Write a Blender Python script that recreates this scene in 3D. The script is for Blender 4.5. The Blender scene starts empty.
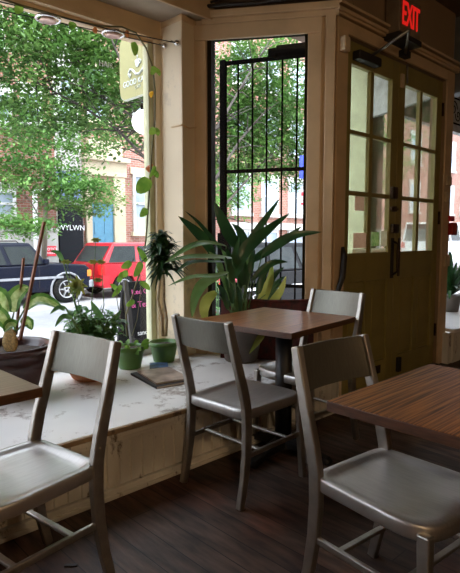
import bpy, math, random
from mathutils import Vector, Matrix
random.seed(7)
SC = bpy.context.scene
C = SC.collection
PI = math.pi

# ------------------------------------------------------------ camera geometry
FPX, CY, HOR, H = 527.0, 286.5, 237.0, 1.23
PIT = math.atan((CY-HOR)/FPX)
AZ = math.atan(555/math.hypot(FPX, CY-HOR))
FW = (math.cos(AZ), math.sin(AZ)); RT = (math.sin(AZ), -math.cos(AZ))
def ray(x, y):
    u = (x-230)/FPX; v = -(y-CY)/FPX
    fw = math.cos(PIT)+v*math.sin(PIT); up = -math.sin(PIT)+v*math.cos(PIT)
    return (FW[0]*fw+RT[0]*u, FW[1]*fw+RT[1]*u, up)
def at(x, y, Y):
    r = ray(x, y); t = Y/r[1]; return Vector((r[0]*t, Y, H+r[2]*t))
def atz(x, y, z):
    r = ray(x, y); t = (z-H)/r[2]; return Vector((r[0]*t, r[1]*t, z))

cam_d = bpy.data.cameras.new('camera'); cam = bpy.data.objects.new('camera', cam_d); C.objects.link(cam)
cam.location = (0, 0, H)
cam.rotation_euler = (PI/2-PIT, 0, AZ-PI/2)
cam_d.sensor_fit = 'HORIZONTAL'; cam_d.sensor_width = 36; cam_d.lens = 36*FPX/460
cam_d.clip_start = 0.02; cam_d.clip_end = 300
SC.camera = cam

# ------------------------------------------------------------ materials
def new_mat(name):
    m = bpy.data.materials.new(name); m.use_nodes = True
    nt = m.node_tree; return m, nt, nt.nodes['Principled BSDF']
def mat(name, col, rough=.5, metal=0, var=.15, scale=8, bump=0, stretch=(1, 1, 1), col2=None, detail=4, spec=.5, coat=0, emit=None, es=1, rvar=0):
    m, nt, b = new_mat(name); N, L = nt.nodes, nt.links
    tc = N.new('ShaderNodeTexCoord'); mp = N.new('ShaderNodeMapping'); mp.inputs['Scale'].default_value = stretch
    L.new(tc.outputs['Object'], mp.inputs[0])
    no = N.new('ShaderNodeTexNoise'); no.inputs['Scale'].default_value = scale; no.inputs['Detail'].default_value = detail
    L.new(mp.outputs[0], no.inputs['Vector'])
    cr = N.new('ShaderNodeValToRGB')
    c2 = col2 or tuple(max(0, c*(1-var*2)) for c in col)
    c1 = col if col2 else tuple(min(1, c*(1+var)) for c in col)
    cr.color_ramp.elements[0].position = .3; cr.color_ramp.elements[1].position = .7
    cr.color_ramp.elements[0].color = (*c2, 1); cr.color_ramp.elements[1].color = (*c1, 1)
    L.new(no.outputs['Fac'], cr.inputs[0]); L.new(cr.outputs[0], b.inputs['Base Color'])
    b.inputs['Roughness'].default_value = rough; b.inputs['Metallic'].default_value = metal
    b.inputs['Specular IOR Level'].default_value = spec
    b.inputs['Coat Weight'].default_value = coat
    if rvar:
        mr = N.new('ShaderNodeMapRange'); mr.inputs['To Min'].default_value = rough-rvar; mr.inputs['To Max'].default_value = rough+rvar
        L.new(no.outputs['Fac'], mr.inputs['Value']); L.new(mr.outputs[0], b.inputs['Roughness'])
    if bump:
        bp = N.new('ShaderNodeBump'); bp.inputs['Strength'].default_value = bump; bp.inputs['Distance'].default_value = .01
        L.new(no.outputs['Fac'], bp.inputs['Height']); L.new(bp.outputs[0], b.inputs['Normal'])
    if emit:
        b.inputs['Emission Color'].default_value = (*emit, 1); b.inputs['Emission Strength'].default_value = es
    return m

def wear_mat(name, base, wear, amount=.62, scale=5, rough=.5, bump=.1, stretch=(1, 1, 1)):
    """paint with worn darker blotches"""
    m, nt, b = new_mat(name); N, L = nt.nodes, nt.links
    tc = N.new('ShaderNodeTexCoord'); mp = N.new('ShaderNodeMapping'); mp.inputs['Scale'].default_value = stretch
    L.new(tc.outputs['Object'], mp.inputs[0])
    n1 = N.new('ShaderNodeTexNoise'); n1.inputs['Scale'].default_value = scale; n1.inputs['Detail'].default_value = 9; n1.inputs['Roughness'].default_value = .7
    n2 = N.new('ShaderNodeTexNoise'); n2.inputs['Scale'].default_value = scale*.35; n2.inputs['Detail'].default_value = 3
    L.new(mp.outputs[0], n1.inputs['Vector']); L.new(mp.outputs[0], n2.inputs['Vector'])
    r1 = N.new('ShaderNodeValToRGB'); r1.color_ramp.elements[0].position = amount; r1.color_ramp.elements[1].position = amount+.07
    L.new(n1.outputs['Fac'], r1.inputs[0])
    mx = N.new('ShaderNodeMix'); mx.data_type = 'RGBA'; L.new(r1.outputs[0], mx.inputs['Factor'])
    r2 = N.new('ShaderNodeValToRGB'); r2.color_ramp.elements[0].position = .35; r2.color_ramp.elements[1].position = .65
    r2.color_ramp.elements[0].color = (*[c*.82 for c in base], 1); r2.color_ramp.elements[1].color = (*base, 1)
    L.new(n2.outputs['Fac'], r2.inputs[0]); L.new(r2.outputs[0], mx.inputs['A']); mx.inputs['B'].default_value = (*wear, 1)
    L.new(mx.outputs['Result'], b.inputs['Base Color']); b.inputs['Roughness'].default_value = rough
    bp = N.new('ShaderNodeBump'); bp.inputs['Strength'].default_value = bump; bp.inputs['Distance'].default_value = .005
    L.new(n1.outputs['Fac'], bp.inputs['Height']); L.new(bp.outputs[0], b.inputs['Normal'])
    return m

def plank_mat():
    m, nt, b = new_mat('floor boards'); N, L = nt.nodes, nt.links
    tc = N.new('ShaderNodeTexCoord'); mp = N.new('ShaderNodeMapping'); mp.inputs['Rotation'].default_value = (0, 0, PI/2)
    L.new(tc.outputs['Object'], mp.inputs[0])
    br = N.new('ShaderNodeTexBrick'); br.inputs['Scale'].default_value = 1; br.inputs['Brick Width'].default_value = 1.9; br.inputs['Row Height'].default_value = .11
    br.inputs['Mortar Size'].default_value = .0022; br.inputs['Color1'].default_value = (.060, .036, .026, 1); br.inputs['Color2'].default_value = (.105, .070, .052, 1)
    br.inputs['Mortar'].default_value = (.008, .005, .004, 1)
    L.new(mp.outputs[0], br.inputs['Vector'])
    mp2 = N.new('ShaderNodeMapping'); mp2.inputs['Scale'].default_value = (9, 1.6, 1); L.new(tc.outputs['Object'], mp2.inputs[0])
    n1 = N.new('ShaderNodeTexNoise'); n1.inputs['Scale'].default_value = 3; n1.inputs['Detail'].default_value = 8; L.new(mp2.outputs[0], n1.inputs['Vector'])
    n2 = N.new('ShaderNodeTexNoise'); n2.inputs['Scale'].default_value = 2.2; n2.inputs['Detail'].default_value = 6; L.new(tc.outputs['Object'], n2.inputs['Vector'])
    r1 = N.new('ShaderNodeValToRGB'); r1.color_ramp.elements[0].position = .35; r1.color_ramp.elements[1].position = .7
    r1.color_ramp.elements[0].color = (.35, .33, .33, 1); r1.color_ramp.elements[1].color = (1.25, 1.2, 1.15, 1); L.new(n1.outputs['Fac'], r1.inputs[0])
    mu = N.new('ShaderNodeMix'); mu.data_type = 'RGBA'; mu.blend_type = 'MULTIPLY'; mu.inputs['Factor'].default_value = 1
    L.new(br.outputs['Color'], mu.inputs['A']); L.new(r1.outputs[0], mu.inputs['B'])
    r2 = N.new('ShaderNodeValToRGB'); r2.color_ramp.elements[0].position = .5; r2.color_ramp.elements[1].position = .68
    L.new(n2.outputs['Fac'], r2.inputs[0])
    mx = N.new('ShaderNodeMix'); mx.data_type = 'RGBA'; L.new(r2.outputs[0], mx.inputs['Factor']); L.new(mu.outputs['Result'], mx.inputs['A'])
    mu2 = N.new('ShaderNodeMix'); mu2.data_type = 'RGBA'; mu2.blend_type = 'MULTIPLY'; mu2.inputs['Factor'].default_value = 1
    L.new(mu.outputs['Result'], mu2.inputs['A']); mu2.inputs['B'].default_value = (1.25, .75, .6, 1); L.new(mu2.outputs['Result'], mx.inputs['B'])
    L.new(mx.outputs['Result'], b.inputs['Base Color'])
    mr = N.new('ShaderNodeMapRange'); mr.inputs['To Min'].default_value = .42; mr.inputs['To Max'].default_value = .75; L.new(n2.outputs['Fac'], mr.inputs['Value']); L.new(mr.outputs[0], b.inputs['Roughness'])
    bp = N.new('ShaderNodeBump'); bp.inputs['Strength'].default_value = .5; bp.inputs['Distance'].default_value = .006
    L.new(n1.outputs['Fac'], bp.inputs['Height']); L.new(bp.outputs[0], b.inputs['Normal'])
    b.inputs['Specular IOR Level'].default_value = .35
    return m

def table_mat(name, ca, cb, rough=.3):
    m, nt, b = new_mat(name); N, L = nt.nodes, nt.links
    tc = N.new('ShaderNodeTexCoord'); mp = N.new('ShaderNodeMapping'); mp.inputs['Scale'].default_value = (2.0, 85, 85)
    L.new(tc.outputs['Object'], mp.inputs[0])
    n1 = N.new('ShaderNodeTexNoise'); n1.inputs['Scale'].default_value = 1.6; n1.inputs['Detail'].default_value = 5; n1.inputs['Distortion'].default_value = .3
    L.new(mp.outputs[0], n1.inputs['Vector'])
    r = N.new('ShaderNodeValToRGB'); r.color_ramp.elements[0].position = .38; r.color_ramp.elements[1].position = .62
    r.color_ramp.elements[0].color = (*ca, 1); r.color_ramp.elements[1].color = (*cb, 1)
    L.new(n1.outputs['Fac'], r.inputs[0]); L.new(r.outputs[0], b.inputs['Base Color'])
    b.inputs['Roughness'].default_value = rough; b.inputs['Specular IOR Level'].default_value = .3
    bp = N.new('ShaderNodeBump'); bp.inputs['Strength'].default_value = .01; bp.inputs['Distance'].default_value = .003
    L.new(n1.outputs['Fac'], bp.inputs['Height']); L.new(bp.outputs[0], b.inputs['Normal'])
    return m

def brick_mat(name, c1, c2, mortar, rot=True):
    m, nt, b = new_mat(name); N, L = nt.nodes, nt.links
    tc = N.new('ShaderNodeTexCoord'); mp = N.new('ShaderNodeMapping'); mp.inputs['Rotation'].default_value = (PI/2, 0, 0)
    L.new(tc.outputs['Object'], mp.inputs[0])
    br = N.new('ShaderNodeTexBrick'); br.inputs['Scale'].default_value = 1; br.inputs['Brick Width'].default_value = .23; br.inputs['Row Height'].default_value = .085
    br.inputs['Mortar Size'].default_value = .008
    br.inputs['Color1'].default_value = (*c1, 1); br.inputs['Color2'].default_value = (*c2, 1); br.inputs['Mortar'].default_value = (*mortar, 1)
    L.new(mp.outputs[0], br.inputs['Vector']); L.new(br.outputs['Color'], b.inputs['Base Color']); b.inputs['Roughness'].default_value = .9
    return m

def glass_mat(name='window glass', refl=.06, tint=(1, 1, 1)):
    m = bpy.data.materials.new(name); m.use_nodes = True; nt = m.node_tree; N, L = nt.nodes, nt.links
    N.remove(N['Principled BSDF']); out = N['Material Output']
    tr = N.new('ShaderNodeBsdfTransparent'); tr.inputs[0].default_value = (*tint, 1)
    gl = N.new('ShaderNodeBsdfGlossy'); gl.inputs['Roughness'].default_value = .02
    lw = N.new('ShaderNodeLayerWeight'); lw.inputs['Blend'].default_value = .25
    mr = N.new('ShaderNodeMapRange'); mr.inputs['To Min'].default_value = refl*.3; mr.inputs['To Max'].default_value = .4
    L.new(lw.outputs['Fresnel'], mr.inputs['Value'])
    mx = N.new('ShaderNodeMixShader'); L.new(mr.outputs[0], mx.inputs[0]); L.new(tr.outputs[0], mx.inputs[1]); L.new(gl.outputs[0], mx.inputs[2])
    L.new(mx.outputs[0], out.inputs[0]); return m

def leaf_mat(name, c1, c2, trans=.35, rough=.45, scale=6, vein=None):
    m, nt, b = new_mat(name); N, L = nt.nodes, nt.links
    tc = N.new('ShaderNodeTexCoord')
    no = N.new('ShaderNodeTexNoise'); no.inputs['Scale'].default_value = scale; no.inputs['Detail'].default_value = 3
    L.new(tc.outputs['Object'], no.inputs['Vector'])
    r = N.new('ShaderNodeValToRGB'); r.color_ramp.elements[0].position = .35; r.color_ramp.elements[1].position = .65
    r.color_ramp.elements[0].color = (*c1, 1); r.color_ramp.elements[1].color = (*c2, 1)
    L.new(no.outputs['Fac'], r.inputs[0]); L.new(r.outputs[0], b.inputs['Base Color']); b.inputs['Roughness'].default_value = rough
    t = N.new('ShaderNodeBsdfTranslucent'); L.new(r.outputs[0], t.inputs[0])
    mx = N.new('ShaderNodeMixShader'); mx.inputs[0].default_value = trans
    out = N['Material Output']; L.new(b.outputs[0], mx.inputs[1]); L.new(t.outputs[0], mx.inputs[2]); L.new(mx.outputs[0], out.inputs[0])
    return m

M = {}
M['floor'] = plank_mat()
M['wall'] = mat('cream wall paint', (.66, .50, .30), .6, var=.08, scale=3, bump=.1)
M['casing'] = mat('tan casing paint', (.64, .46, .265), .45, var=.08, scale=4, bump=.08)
M['column'] = wear_mat('scuffed column paint', (.86, .72, .50), (.60, .50, .36), .58, 3, .5, .1)
M['jamb'] = mat('dark olive jamb', (.022, .018, .009), .8, var=.1, spec=.05)
M['wframe'] = mat('pale green window frame', (.55, .55, .34), .5, var=.08)
M['ledge'] = wear_mat('worn white ledge paint', (.88, .87, .84), (.34, .29, .25), .56, 4.5, .40, .12)
M['nosing'] = wear_mat('worn ledge nosing', (.36, .25, .14), (.13, .08, .05), .55, 9, .55, .2)
M['bead'] = wear_mat('cream beadboard', (.78, .75, .66), (.16, .12, .08), .57, 9, .55, .15, (1, 1, .5))
M['ceil'] = mat('alcove ceiling', (.42, .34, .25), .8, var=.06)
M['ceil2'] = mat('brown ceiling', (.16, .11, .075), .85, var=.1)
M['roomwall'] = mat('room wall', (.30, .20, .12), .8, var=.08, scale=2)
M['upper'] = mat('upper wall', (.33, .22, .125), .7, var=.08, scale=2)
M['door'] = mat('olive door paint', (.28, .225, .062), .42, var=.08, scale=5, bump=.08)
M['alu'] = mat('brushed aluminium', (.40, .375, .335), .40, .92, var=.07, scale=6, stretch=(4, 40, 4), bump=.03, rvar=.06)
M['alu3'] = mat('brushed aluminium back', (.175, .17, .14), .42, .85, var=.06, scale=6, stretch=(4, 40, 4), bump=.03)  # darker copy of the chair metal; dim reflections put into the colour
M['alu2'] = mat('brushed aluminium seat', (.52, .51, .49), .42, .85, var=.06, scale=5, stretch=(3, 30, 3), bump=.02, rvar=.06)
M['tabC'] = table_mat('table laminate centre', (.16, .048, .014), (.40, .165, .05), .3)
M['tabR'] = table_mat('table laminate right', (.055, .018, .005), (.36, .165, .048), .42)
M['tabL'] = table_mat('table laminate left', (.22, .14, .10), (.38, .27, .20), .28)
M['tabedge'] = mat('table edge', (.085, .036, .015), .5, var=.2, scale=20, stretch=(1, 1, 8))
M['black'] = mat('black cast iron', (.012, .012, .013), .45, .3, var=.2)
M['iron'] = mat('black gate iron', (.003, .003, .003), .8, 0, var=.1, spec=0)
M['glass'] = glass_mat()
M['dglass'] = glass_mat('door glass', .10, (.92, .95, .88))
M['brass'] = mat('dark bronze', (.05, .028, .015), .4, .7, var=.3, scale=20)
M['steel'] = mat('steel', (.35, .33, .3), .35, .9)
M['red_em'] = mat('lit red letters', (.8, .02, .01), .5, emit=(1, .02, .015), es=.32)
M['signbox'] = mat('sign housing', (.22, .16, .10), .5)
M['dark'] = mat('dark plastic', (.02, .017, .015), .6)
M['potbrown'] = mat('dark glazed pot', (.038, .010, .008), .28, var=.3, scale=6, coat=.15)
M['terra'] = mat('terracotta', (.62, .27, .13), .8, var=.1, scale=8)
M['potgreen'] = mat('green plastic pot', (.085, .20, .045), .38, var=.1, scale=5)
M['potgrey'] = mat('grey brown pot', (.13, .105, .085), .55, var=.1)
M['soil'] = mat('soil', (.05, .032, .02), .95, var=.4, scale=60, bump=.8)
M['stake'] = mat('bamboo stake', (.22, .09, .045), .6, var=.2, scale=20)
M['stem'] = mat('pale cane stem', (.34, .25, .13), .7, var=.2, scale=30)
M['gstem'] = mat('green stem', (.10, .19, .05), .6, var=.2)
M['vstem'] = mat('vine stem', (.16, .15, .06), .6, var=.2, scale=12)
M['tagc'] = mat('woven tag', (.62, .45, .19), .6, var=.25, scale=90, bump=.3)
M['lily'] = leaf_mat('lily leaf', (.014, .05, .018), (.035, .105, .03), .22, .28, 5)
M['lilylight'] = leaf_mat('light lily leaf', (.10, .22, .06), (.22, .34, .12), .35, .35, 5)
M['lilyyellow'] = leaf_mat('yellowing lily leaf', (.30, .36, .07), (.45, .45, .11), .45, .4, 5)
M['dief'] = leaf_mat('mottled leaf', (.06, .19, .03), (.16, .34, .07), .35, .35, 20)
M['drac'] = leaf_mat('dracaena leaf', (.010, .035, .014), (.03, .085, .025), .15, .3, 8)
M['shrub'] = leaf_mat('shrub leaf', (.05, .15, .04), (.17, .34, .11), .35, .3, 9)
M['potleaf'] = leaf_mat('vine leaf', (.10, .26, .03), (.28, .46, .07), .5, .4, 9)
M['potyellow'] = leaf_mat('yellow vine leaf', (.75, .42, .03), (.85, .5, .05), .5, .4, 9)
M['diefmid'] = leaf_mat('pale mottled leaf centre', (.28, .44, .10), (.62, .74, .34), .4, .35, 30)
M['potred'] = leaf_mat('brown vine leaf', (.45, .14, .04), (.55, .2, .06), .4, .4, 9)
M['treeleaf'] = leaf_mat('street tree leaf', (.035, .095, .015), (.105, .21, .04), .4, .6, 1.2)
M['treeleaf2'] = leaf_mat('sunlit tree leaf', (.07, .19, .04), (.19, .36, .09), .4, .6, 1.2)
M['bark'] = mat('bark', (.045, .035, .026), .9, var=.3, scale=6, bump=.4, stretch=(1, 1, .2))
M['bark2'] = mat('grey bark', (.26, .22, .17), .9, var=.2, scale=6, bump=.3, stretch=(1, 1, .2))
M['brickA'] = brick_mat('red brick', (.20, .070, .048), (.27, .11, .075), (.28, .25, .21))
M['brickB'] = brick_mat('pink brick', (.24, .09, .065), (.31, .135, .10), (.32, .28, .24))
M['stone'] = mat('white stone', (.46, .44, .41), .85, var=.06, scale=1.5)
M['creamstone'] = mat('cream limestone', (.48, .40, .28), .85, var=.07, scale=2)
M['street'] = mat('asphalt', (.26, .26, .27), .9, var=.08, scale=3)
M['walk'] = mat('pale concrete', (.60, .59, .57), .9, var=.05, scale=2)
M['blackboard'] = mat('black painted boards', (.007, .008, .011), .7, var=.2, scale=2, spec=.2)
M['teal'] = mat('blue painted door', (.06, .20, .30), .5, var=.06)
M['tanpaint'] = mat('tan transom', (.28, .19, .10), .6)
M['pane'] = mat('grey house window pane', (.30, .36, .42), .12, var=.15, scale=1.5)
M['winwhite'] = mat('white window paint', (.55, .55, .54), .6)
M['blueshut'] = mat('blue shutter', (.16, .22, .38), .6)
M['carnavy'] = mat('navy car paint', (.004, .006, .016), .4, 0, var=.05, spec=.25)
M['carred'] = mat('red car paint', (.42, .008, .018), .35, 0, var=.05, coat=.3)
M['carblack'] = mat('black car paint', (.004, .004, .005), .6, 0, var=.05, spec=.2)
M['carwhite'] = mat('white car paint', (.75, .76, .78), .3, 0, var=.03, coat=1)
M['carglass'] = mat('car window', (.03, .036, .036), .3, 0, var=.1, spec=.12)
M['tyre'] = mat('tyre rubber', (.008, .008, .008), .8, spec=.2)
M['rim'] = mat('wheel rim', (.55, .55, .56), .3, .8)
M['chrome'] = mat('bright trim', (.65, .65, .66), .25, .9)
M['greytrim'] = mat('grey car trim', (.28, .29, .31), .5)
M['amber'] = mat('amber lens', (.8, .25, .04), .3)
M['redlens'] = mat('red lens', (.6, .02, .02), .25)
M['lens'] = mat('clear lens', (.8, .8, .8), .15)
M['signred'] = mat('red sign', (.7, .03, .05), .5, var=.03)
M['white'] = mat('white paint', (.85, .85, .84), .5, var=.02)
M['olive'] = mat('olive hanging sign', (.22, .21, .085), .6, var=.03)
M['olivelight'] = mat('sign lettering', (.36, .38, .30), .6, var=.03)
M['signwhite'] = mat('pale sign lettering', (.42, .46, .44), .6, var=.02)
M['chalk'] = mat('chalkboard', (.008, .008, .009), .8, spec=.2, var=.3, scale=8)
M['pink'] = mat('pink chalk', (.85, .15, .42), .8)
M['cyan'] = mat('pale blue chalk', (.45, .75, .78), .8)
M['bluesign'] = mat('blue sign', (.03, .06, .45), .5)
M['beige'] = mat('beige plastic', (.62, .48, .30), .5)
M['paper'] = leaf_mat('paper notice', (.75, .70, .58), (.88, .84, .72), .55, .8, 60)
M['pinkpaper'] = leaf_mat('pink notice', (.80, .62, .52), (.86, .70, .60), .55, .8, 60)
M['greenpaper'] = leaf_mat('green notice', (.35, .55, .25), (.7, .76, .5), .55, .8, 60)
M['alarm'] = mat('alarm red', (.42, .02, .015), .4)
M['globe'] = mat('lit white globe', (.9, .9, .9), .3, emit=(1, .95, .88), es=.9, var=.01)
M['bulb'] = mat('lit bulb', (.9, .8, .6), .3, emit=(1, .72, .42), es=14, var=.01)
M['lampshade'] = mat('pendant shade', (.75, .6, .4), .5, emit=(1, .62, .3), es=1.5, var=.01)
M['copper'] = mat('pinkish reflector', (.62, .42, .34), .35, .6)
M['silver'] = mat('silver ring', (.75, .75, .74), .25, .9)
M['magcover'] = mat('magazine cover', (.60, .47, .38), .35, var=.1, scale=8, col2=(.12, .07, .05), detail=6)
M['magblue'] = mat('magazine blue cover', (.10, .20, .42), .35, scale=18, col2=(.035, .03, .04))
M['pages'] = mat('page edges', (.62, .55, .45), .9, scale=120, stretch=(1, 1, 30))
M['cushion'] = mat('red patterned cloth', (.12, .018, .012), .85, scale=26, col2=(.03, .014, .009), detail=2)
M['copyR'] = mat('blue grey panel', (.16, .17, .165), .7)
M['floret'] = mat('pink petals', (.8, .1, .15), .6)
M['blossomy'] = leaf_mat('yellow green rosette', (.14, .20, .03), (.32, .30, .06), .4, .5, 15)

# ------------------------------------------------------------ mesh builder
class MB:
    def __init__(s): s.v = []; s.f = []; s.mi = []; s.sm = []
    def add(s, vs, fs, mi=0, smooth=False):
        o = len(s.v); s.v += [tuple(v) for v in vs]
        for f in fs: s.f.append([i+o for i in f]); s.mi.append(mi); s.sm.append(smooth)
        return s
    def box(s, lo, hi, mi=0):
        x0, y0, z0 = lo; x1, y1, z1 = hi
        return s.add([(x0, y0, z0), (x1, y0, z0), (x1, y1, z0), (x0, y1, z0), (x0, y0, z1), (x1, y0, z1), (x1, y1, z1), (x0, y1, z1)],
              [(0, 3, 2, 1), (4, 5, 6, 7), (0, 1, 5, 4), (1, 2, 6, 5), (2, 3, 7, 6), (3, 0, 4, 7)], mi)
    def hexa(s, p, mi=0):
        return s.add(p, [(0, 3, 2, 1), (4, 5, 6, 7), (0, 1, 5, 4), (1, 2, 6, 5), (2, 3, 7, 6), (3, 0, 4, 7)], mi)
    def prism(s, poly, z0, z1, mi=0):          # poly in XY
        n = len(poly)
        vs = [(x, y, z0) for x, y in poly]+[(x, y, z1) for x, y in poly]
        return s.add(vs, [tuple(range(n))[::-1], tuple(range(n, 2*n))]+[(i, (i+1) % n, n+(i+1) % n, n+i) for i in range(n)], mi)
    def prismy(s, poly, y0, y1, mi=0):         # poly in XZ
        n = len(poly)
        vs = [(x, y0, z) for x, z in poly]+[(x, y1, z) for x, z in poly]
        return s.add(vs, [tuple(range(n)), tuple(range(n, 2*n))[::-1]]+[(i, n+i, n+(i+1) % n, (i+1) % n) for i in range(n)], mi)
    def tube(s, pts, r, n=8, mi=0, cap=True):
        pts = [Vector(p) for p in pts]; rs = r if isinstance(r, (list, tuple)) else [r]*len(pts)
        rings = []; prev = None
        for i, p in enumerate(pts):
            d = (pts[min(i+1, len(pts)-1)]-pts[max(i-1, 0)]).normalized()
            if prev is None:
                a = Vector((0, 0, 1)) if abs(d.z) < .9 else Vector((1, 0, 0)); u = d.cross(a).normalized()
            else: u = (prev-d*prev.dot(d)).normalized()
            prev = u; w = d.cross(u)
            rings.append([p+(u*math.cos(2*PI*k/n)+w*math.sin(2*PI*k/n))*rs[i] for k in range(n)])
        vs = [q for rg in rings for q in rg]; fs = []
        for i in range(len(pts)-1):
            for k in range(n): fs.append((i*n+k, i*n+(k+1) % n, (i+1)*n+(k+1) % n, (i+1)*n+k))
        if cap: fs += [tuple(range(n))[::-1], tuple(range((len(pts)-1)*n, len(pts)*n))]
        return s.add(vs, fs, mi, True)
    def strip(s, pts, wy, dx, mi=0):           # rectangular section swept in the local XZ plane
        pts = [Vector(p) for p in pts]; vs = []; fs = []
        for i, p in enumerate(pts):
            d = (pts[min(i+1, len(pts)-1)]-pts[max(i-1, 0)]).normalized()
            n = Vector((d.z, 0, -d.x)).normalized()
            w = wy[i] if isinstance(wy, (list, tuple)) else wy; q = dx[i] if isinstance(dx, (list, tuple)) else dx
            for a, b in ((-1, -1), (1, -1), (1, 1), (-1, 1)): vs.append(p+n*(a*q/2)+Vector((0, b*w/2, 0)))
        for i in range(len(pts)-1):
            for k in range(4): fs.append((i*4+k, i*4+(k+1) % 4, (i+1)*4+(k+1) % 4, (i+1)*4+k))
        m = (len(pts)-1)*4; fs += [(3, 2, 1, 0), (m, m+1, m+2, m+3)]
        return s.add(vs, fs, mi)
    def bar(s, a, b, w, h, mi=0):              # bar between two points, w sideways, h upwards
        a = Vector(a); b = Vector(b); d = (b-a).normalized()
        up = Vector((0, 0, 1)) if abs(d.z) < .95 else Vector((1, 0, 0))
        sd = d.cross(up).normalized(); u2 = sd.cross(d).normalized()
        vs = [e+sd*(i*w/2)+u2*(j*h/2) for e in (a, b) for i, j in ((-1, -1), (1, -1), (1, 1), (-1, 1))]
        return s.add(vs, [(0, 1, 2, 3), (7, 6, 5, 4), (0, 4, 5, 1), (1, 5, 6, 2), (2, 6, 7, 3), (3, 7, 4, 0)], mi)
    def lathe(s, prof, n=40, c=(0, 0, 0), mi=0, sx=1, sy=1):
        vs = [(c[0]+r*math.cos(2*PI*k/n)*sx, c[1]+r*math.sin(2*PI*k/n)*sy, c[2]+z) for r, z in prof for k in range(n)]
        fs = [(i*n+k, i*n+(k+1) % n, (i+1)*n+(k+1) % n, (i+1)*n+k) for i in range(len(prof)-1) for k in range(n)]
        return s.add(vs, fs, mi, True)
    def leaf(s, pts, w, up=(0, 0, 1), fold=.25, mi=0, shape=None, side=None, mid=None):
        """blade along pts; w max width; folded along the midrib"""
        pts = [Vector(p) for p in pts]; n = 9; cur = []
        for i in range(n+1):                    # Catmull-like resample of the control points
            t = i/n*(len(pts)-1); k = min(int(t), len(pts)-2); u = t-k
            p0 = pts[max(k-1, 0)]; p1 = pts[k]; p2 = pts[k+1]; p3 = pts[min(k+2, len(pts)-1)]
            cur.append(.5*((2*p1)+(p2-p0)*u+(2*p0-5*p1+4*p2-p3)*u*u+(3*p1-p0-3*p2+p3)*u**3))
        vs = []; up = Vector(up)
        for i, p in enumerate(cur):
            d = (cur[min(i+1, n)]-cur[max(i-1, 0)]).normalized()
            sd = Vector(side) if side else d.cross(up)
            if sd.length < 1e-4: sd = Vector((1, 0, 0))
            sd = (sd-d*sd.dot(d)).normalized(); nn = sd.cross(d).normalized()
            t = i/n
            ww = w/2*(shape(t) if shape else (math.sin(PI*min(1, t*.93+.07)**.85))**.9)
            if i == n: ww = .0004
            vs += [p-sd*ww+nn*ww*fold, p-sd*ww*.5+nn*ww*fold*.4, p, p+sd*ww*.5+nn*ww*fold*.4, p+sd*ww+nn*ww*fold]
        fs = [(i*5+k, i*5+k+1, (i+1)*5+k+1, (i+1)*5+k) for i in range(n) for k in range(4)]
        s.add(vs, fs, mi, True)
        if mid is not None:
            for q in range(len(fs)):
                if q % 4 in (1, 2) and q < len(fs)-6: s.mi[len(s.mi)-len(fs)+q] = mid
        return s
    def sphere(s, c, r, n=16, mi=0, sz=1):
        return s.lathe([(max(1e-4, r*math.sin(PI*i/(n//2+2))), -r*sz*math.cos(PI*i/(n//2+2))) for i in range(n//2+3)], n, c, mi)
    def ring(s, c, R, r, n=28, m=8, mi=0, nrm=(0, 0, 1)):
        q = Vector((0, 0, 1)).rotation_difference(Vector(nrm).normalized())
        pts = [Vector(c)+q @ Vector((R*math.cos(2*PI*k/n), R*math.sin(2*PI*k/n), 0)) for k in range(n+1)]
        return s.tube(pts, r, m, mi, False)
    def build(s, name, mats, parent=None, bevel=0, loc=None, smooth=None, seg=2):
        me = bpy.data.meshes.new(name); me.from_pydata(s.v, [], s.f)
        if not isinstance(mats, (list, tuple)): mats = [mats]
        for m in mats: me.materials.append(M[m] if isinstance(m, str) else m)
        me.polygons.foreach_set('material_index', s.mi)
        me.polygons.foreach_set('use_smooth', [smooth if smooth is not None else q for q in s.sm])
        me.update()
        o = bpy.data.objects.new(name, me); C.objects.link(o)
        if parent: o.parent = parent
        if loc: o.location = loc
        if bevel:
            md = o.modifiers.new('bevel', 'BEVEL'); md.width = bevel; md.segments = seg; md.limit_method = 'ANGLE'; md.angle_limit = .6
        return o

def tag(o, label=None, cat=None, group=None, kind=None):
    if label: o['label'] = label
    if cat: o['category'] = cat
    if group: o['group'] = group
    if kind: o['kind'] = kind
    return o
def empty(name, loc=(0, 0, 0), rz=0, label=None, cat=None, group=None, kind=None):
    o = bpy.data.objects.new(name, None); o.empty_display_size = .1; C.objects.link(o); o.location = loc; o.rotation_euler = (0, 0, rz)
    return tag(o, label, cat, group, kind)
def struct(o, label=None, cat='building'): return tag(o, label, cat, None, 'structure')
def kids(o): return [c for c in list(bpy.data.objects) if c.parent == o]
def copy_tree(o, parent=None):
    c = o.copy(); C.objects.link(c)
    if parent: c.parent = parent
    for ch in kids(o): copy_tree(ch, c)
    return c
def text(body, size, name, m, parent, matrix, depth=.002, align='CENTER', bold=0):
    cu = bpy.data.curves.new(name, 'FONT'); cu.body = body; cu.size = size; cu.extrude = depth; cu.align_x = align; cu.align_y = 'CENTER'; cu.offset = bold
    t = bpy.data.objects.new(name+'_tmp', cu); C.objects.link(t)
    dg = bpy.context.evaluated_depsgraph_get(); me = bpy.data.meshes.new_from_object(t.evaluated_get(dg))
    bpy.data.objects.remove(t); me.materials.clear(); me.materials.append(M[m])
    o = bpy.data.objects.new(name, me); C.objects.link(o); me.transform(matrix)
    if parent: o.parent = parent
    return o

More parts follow.
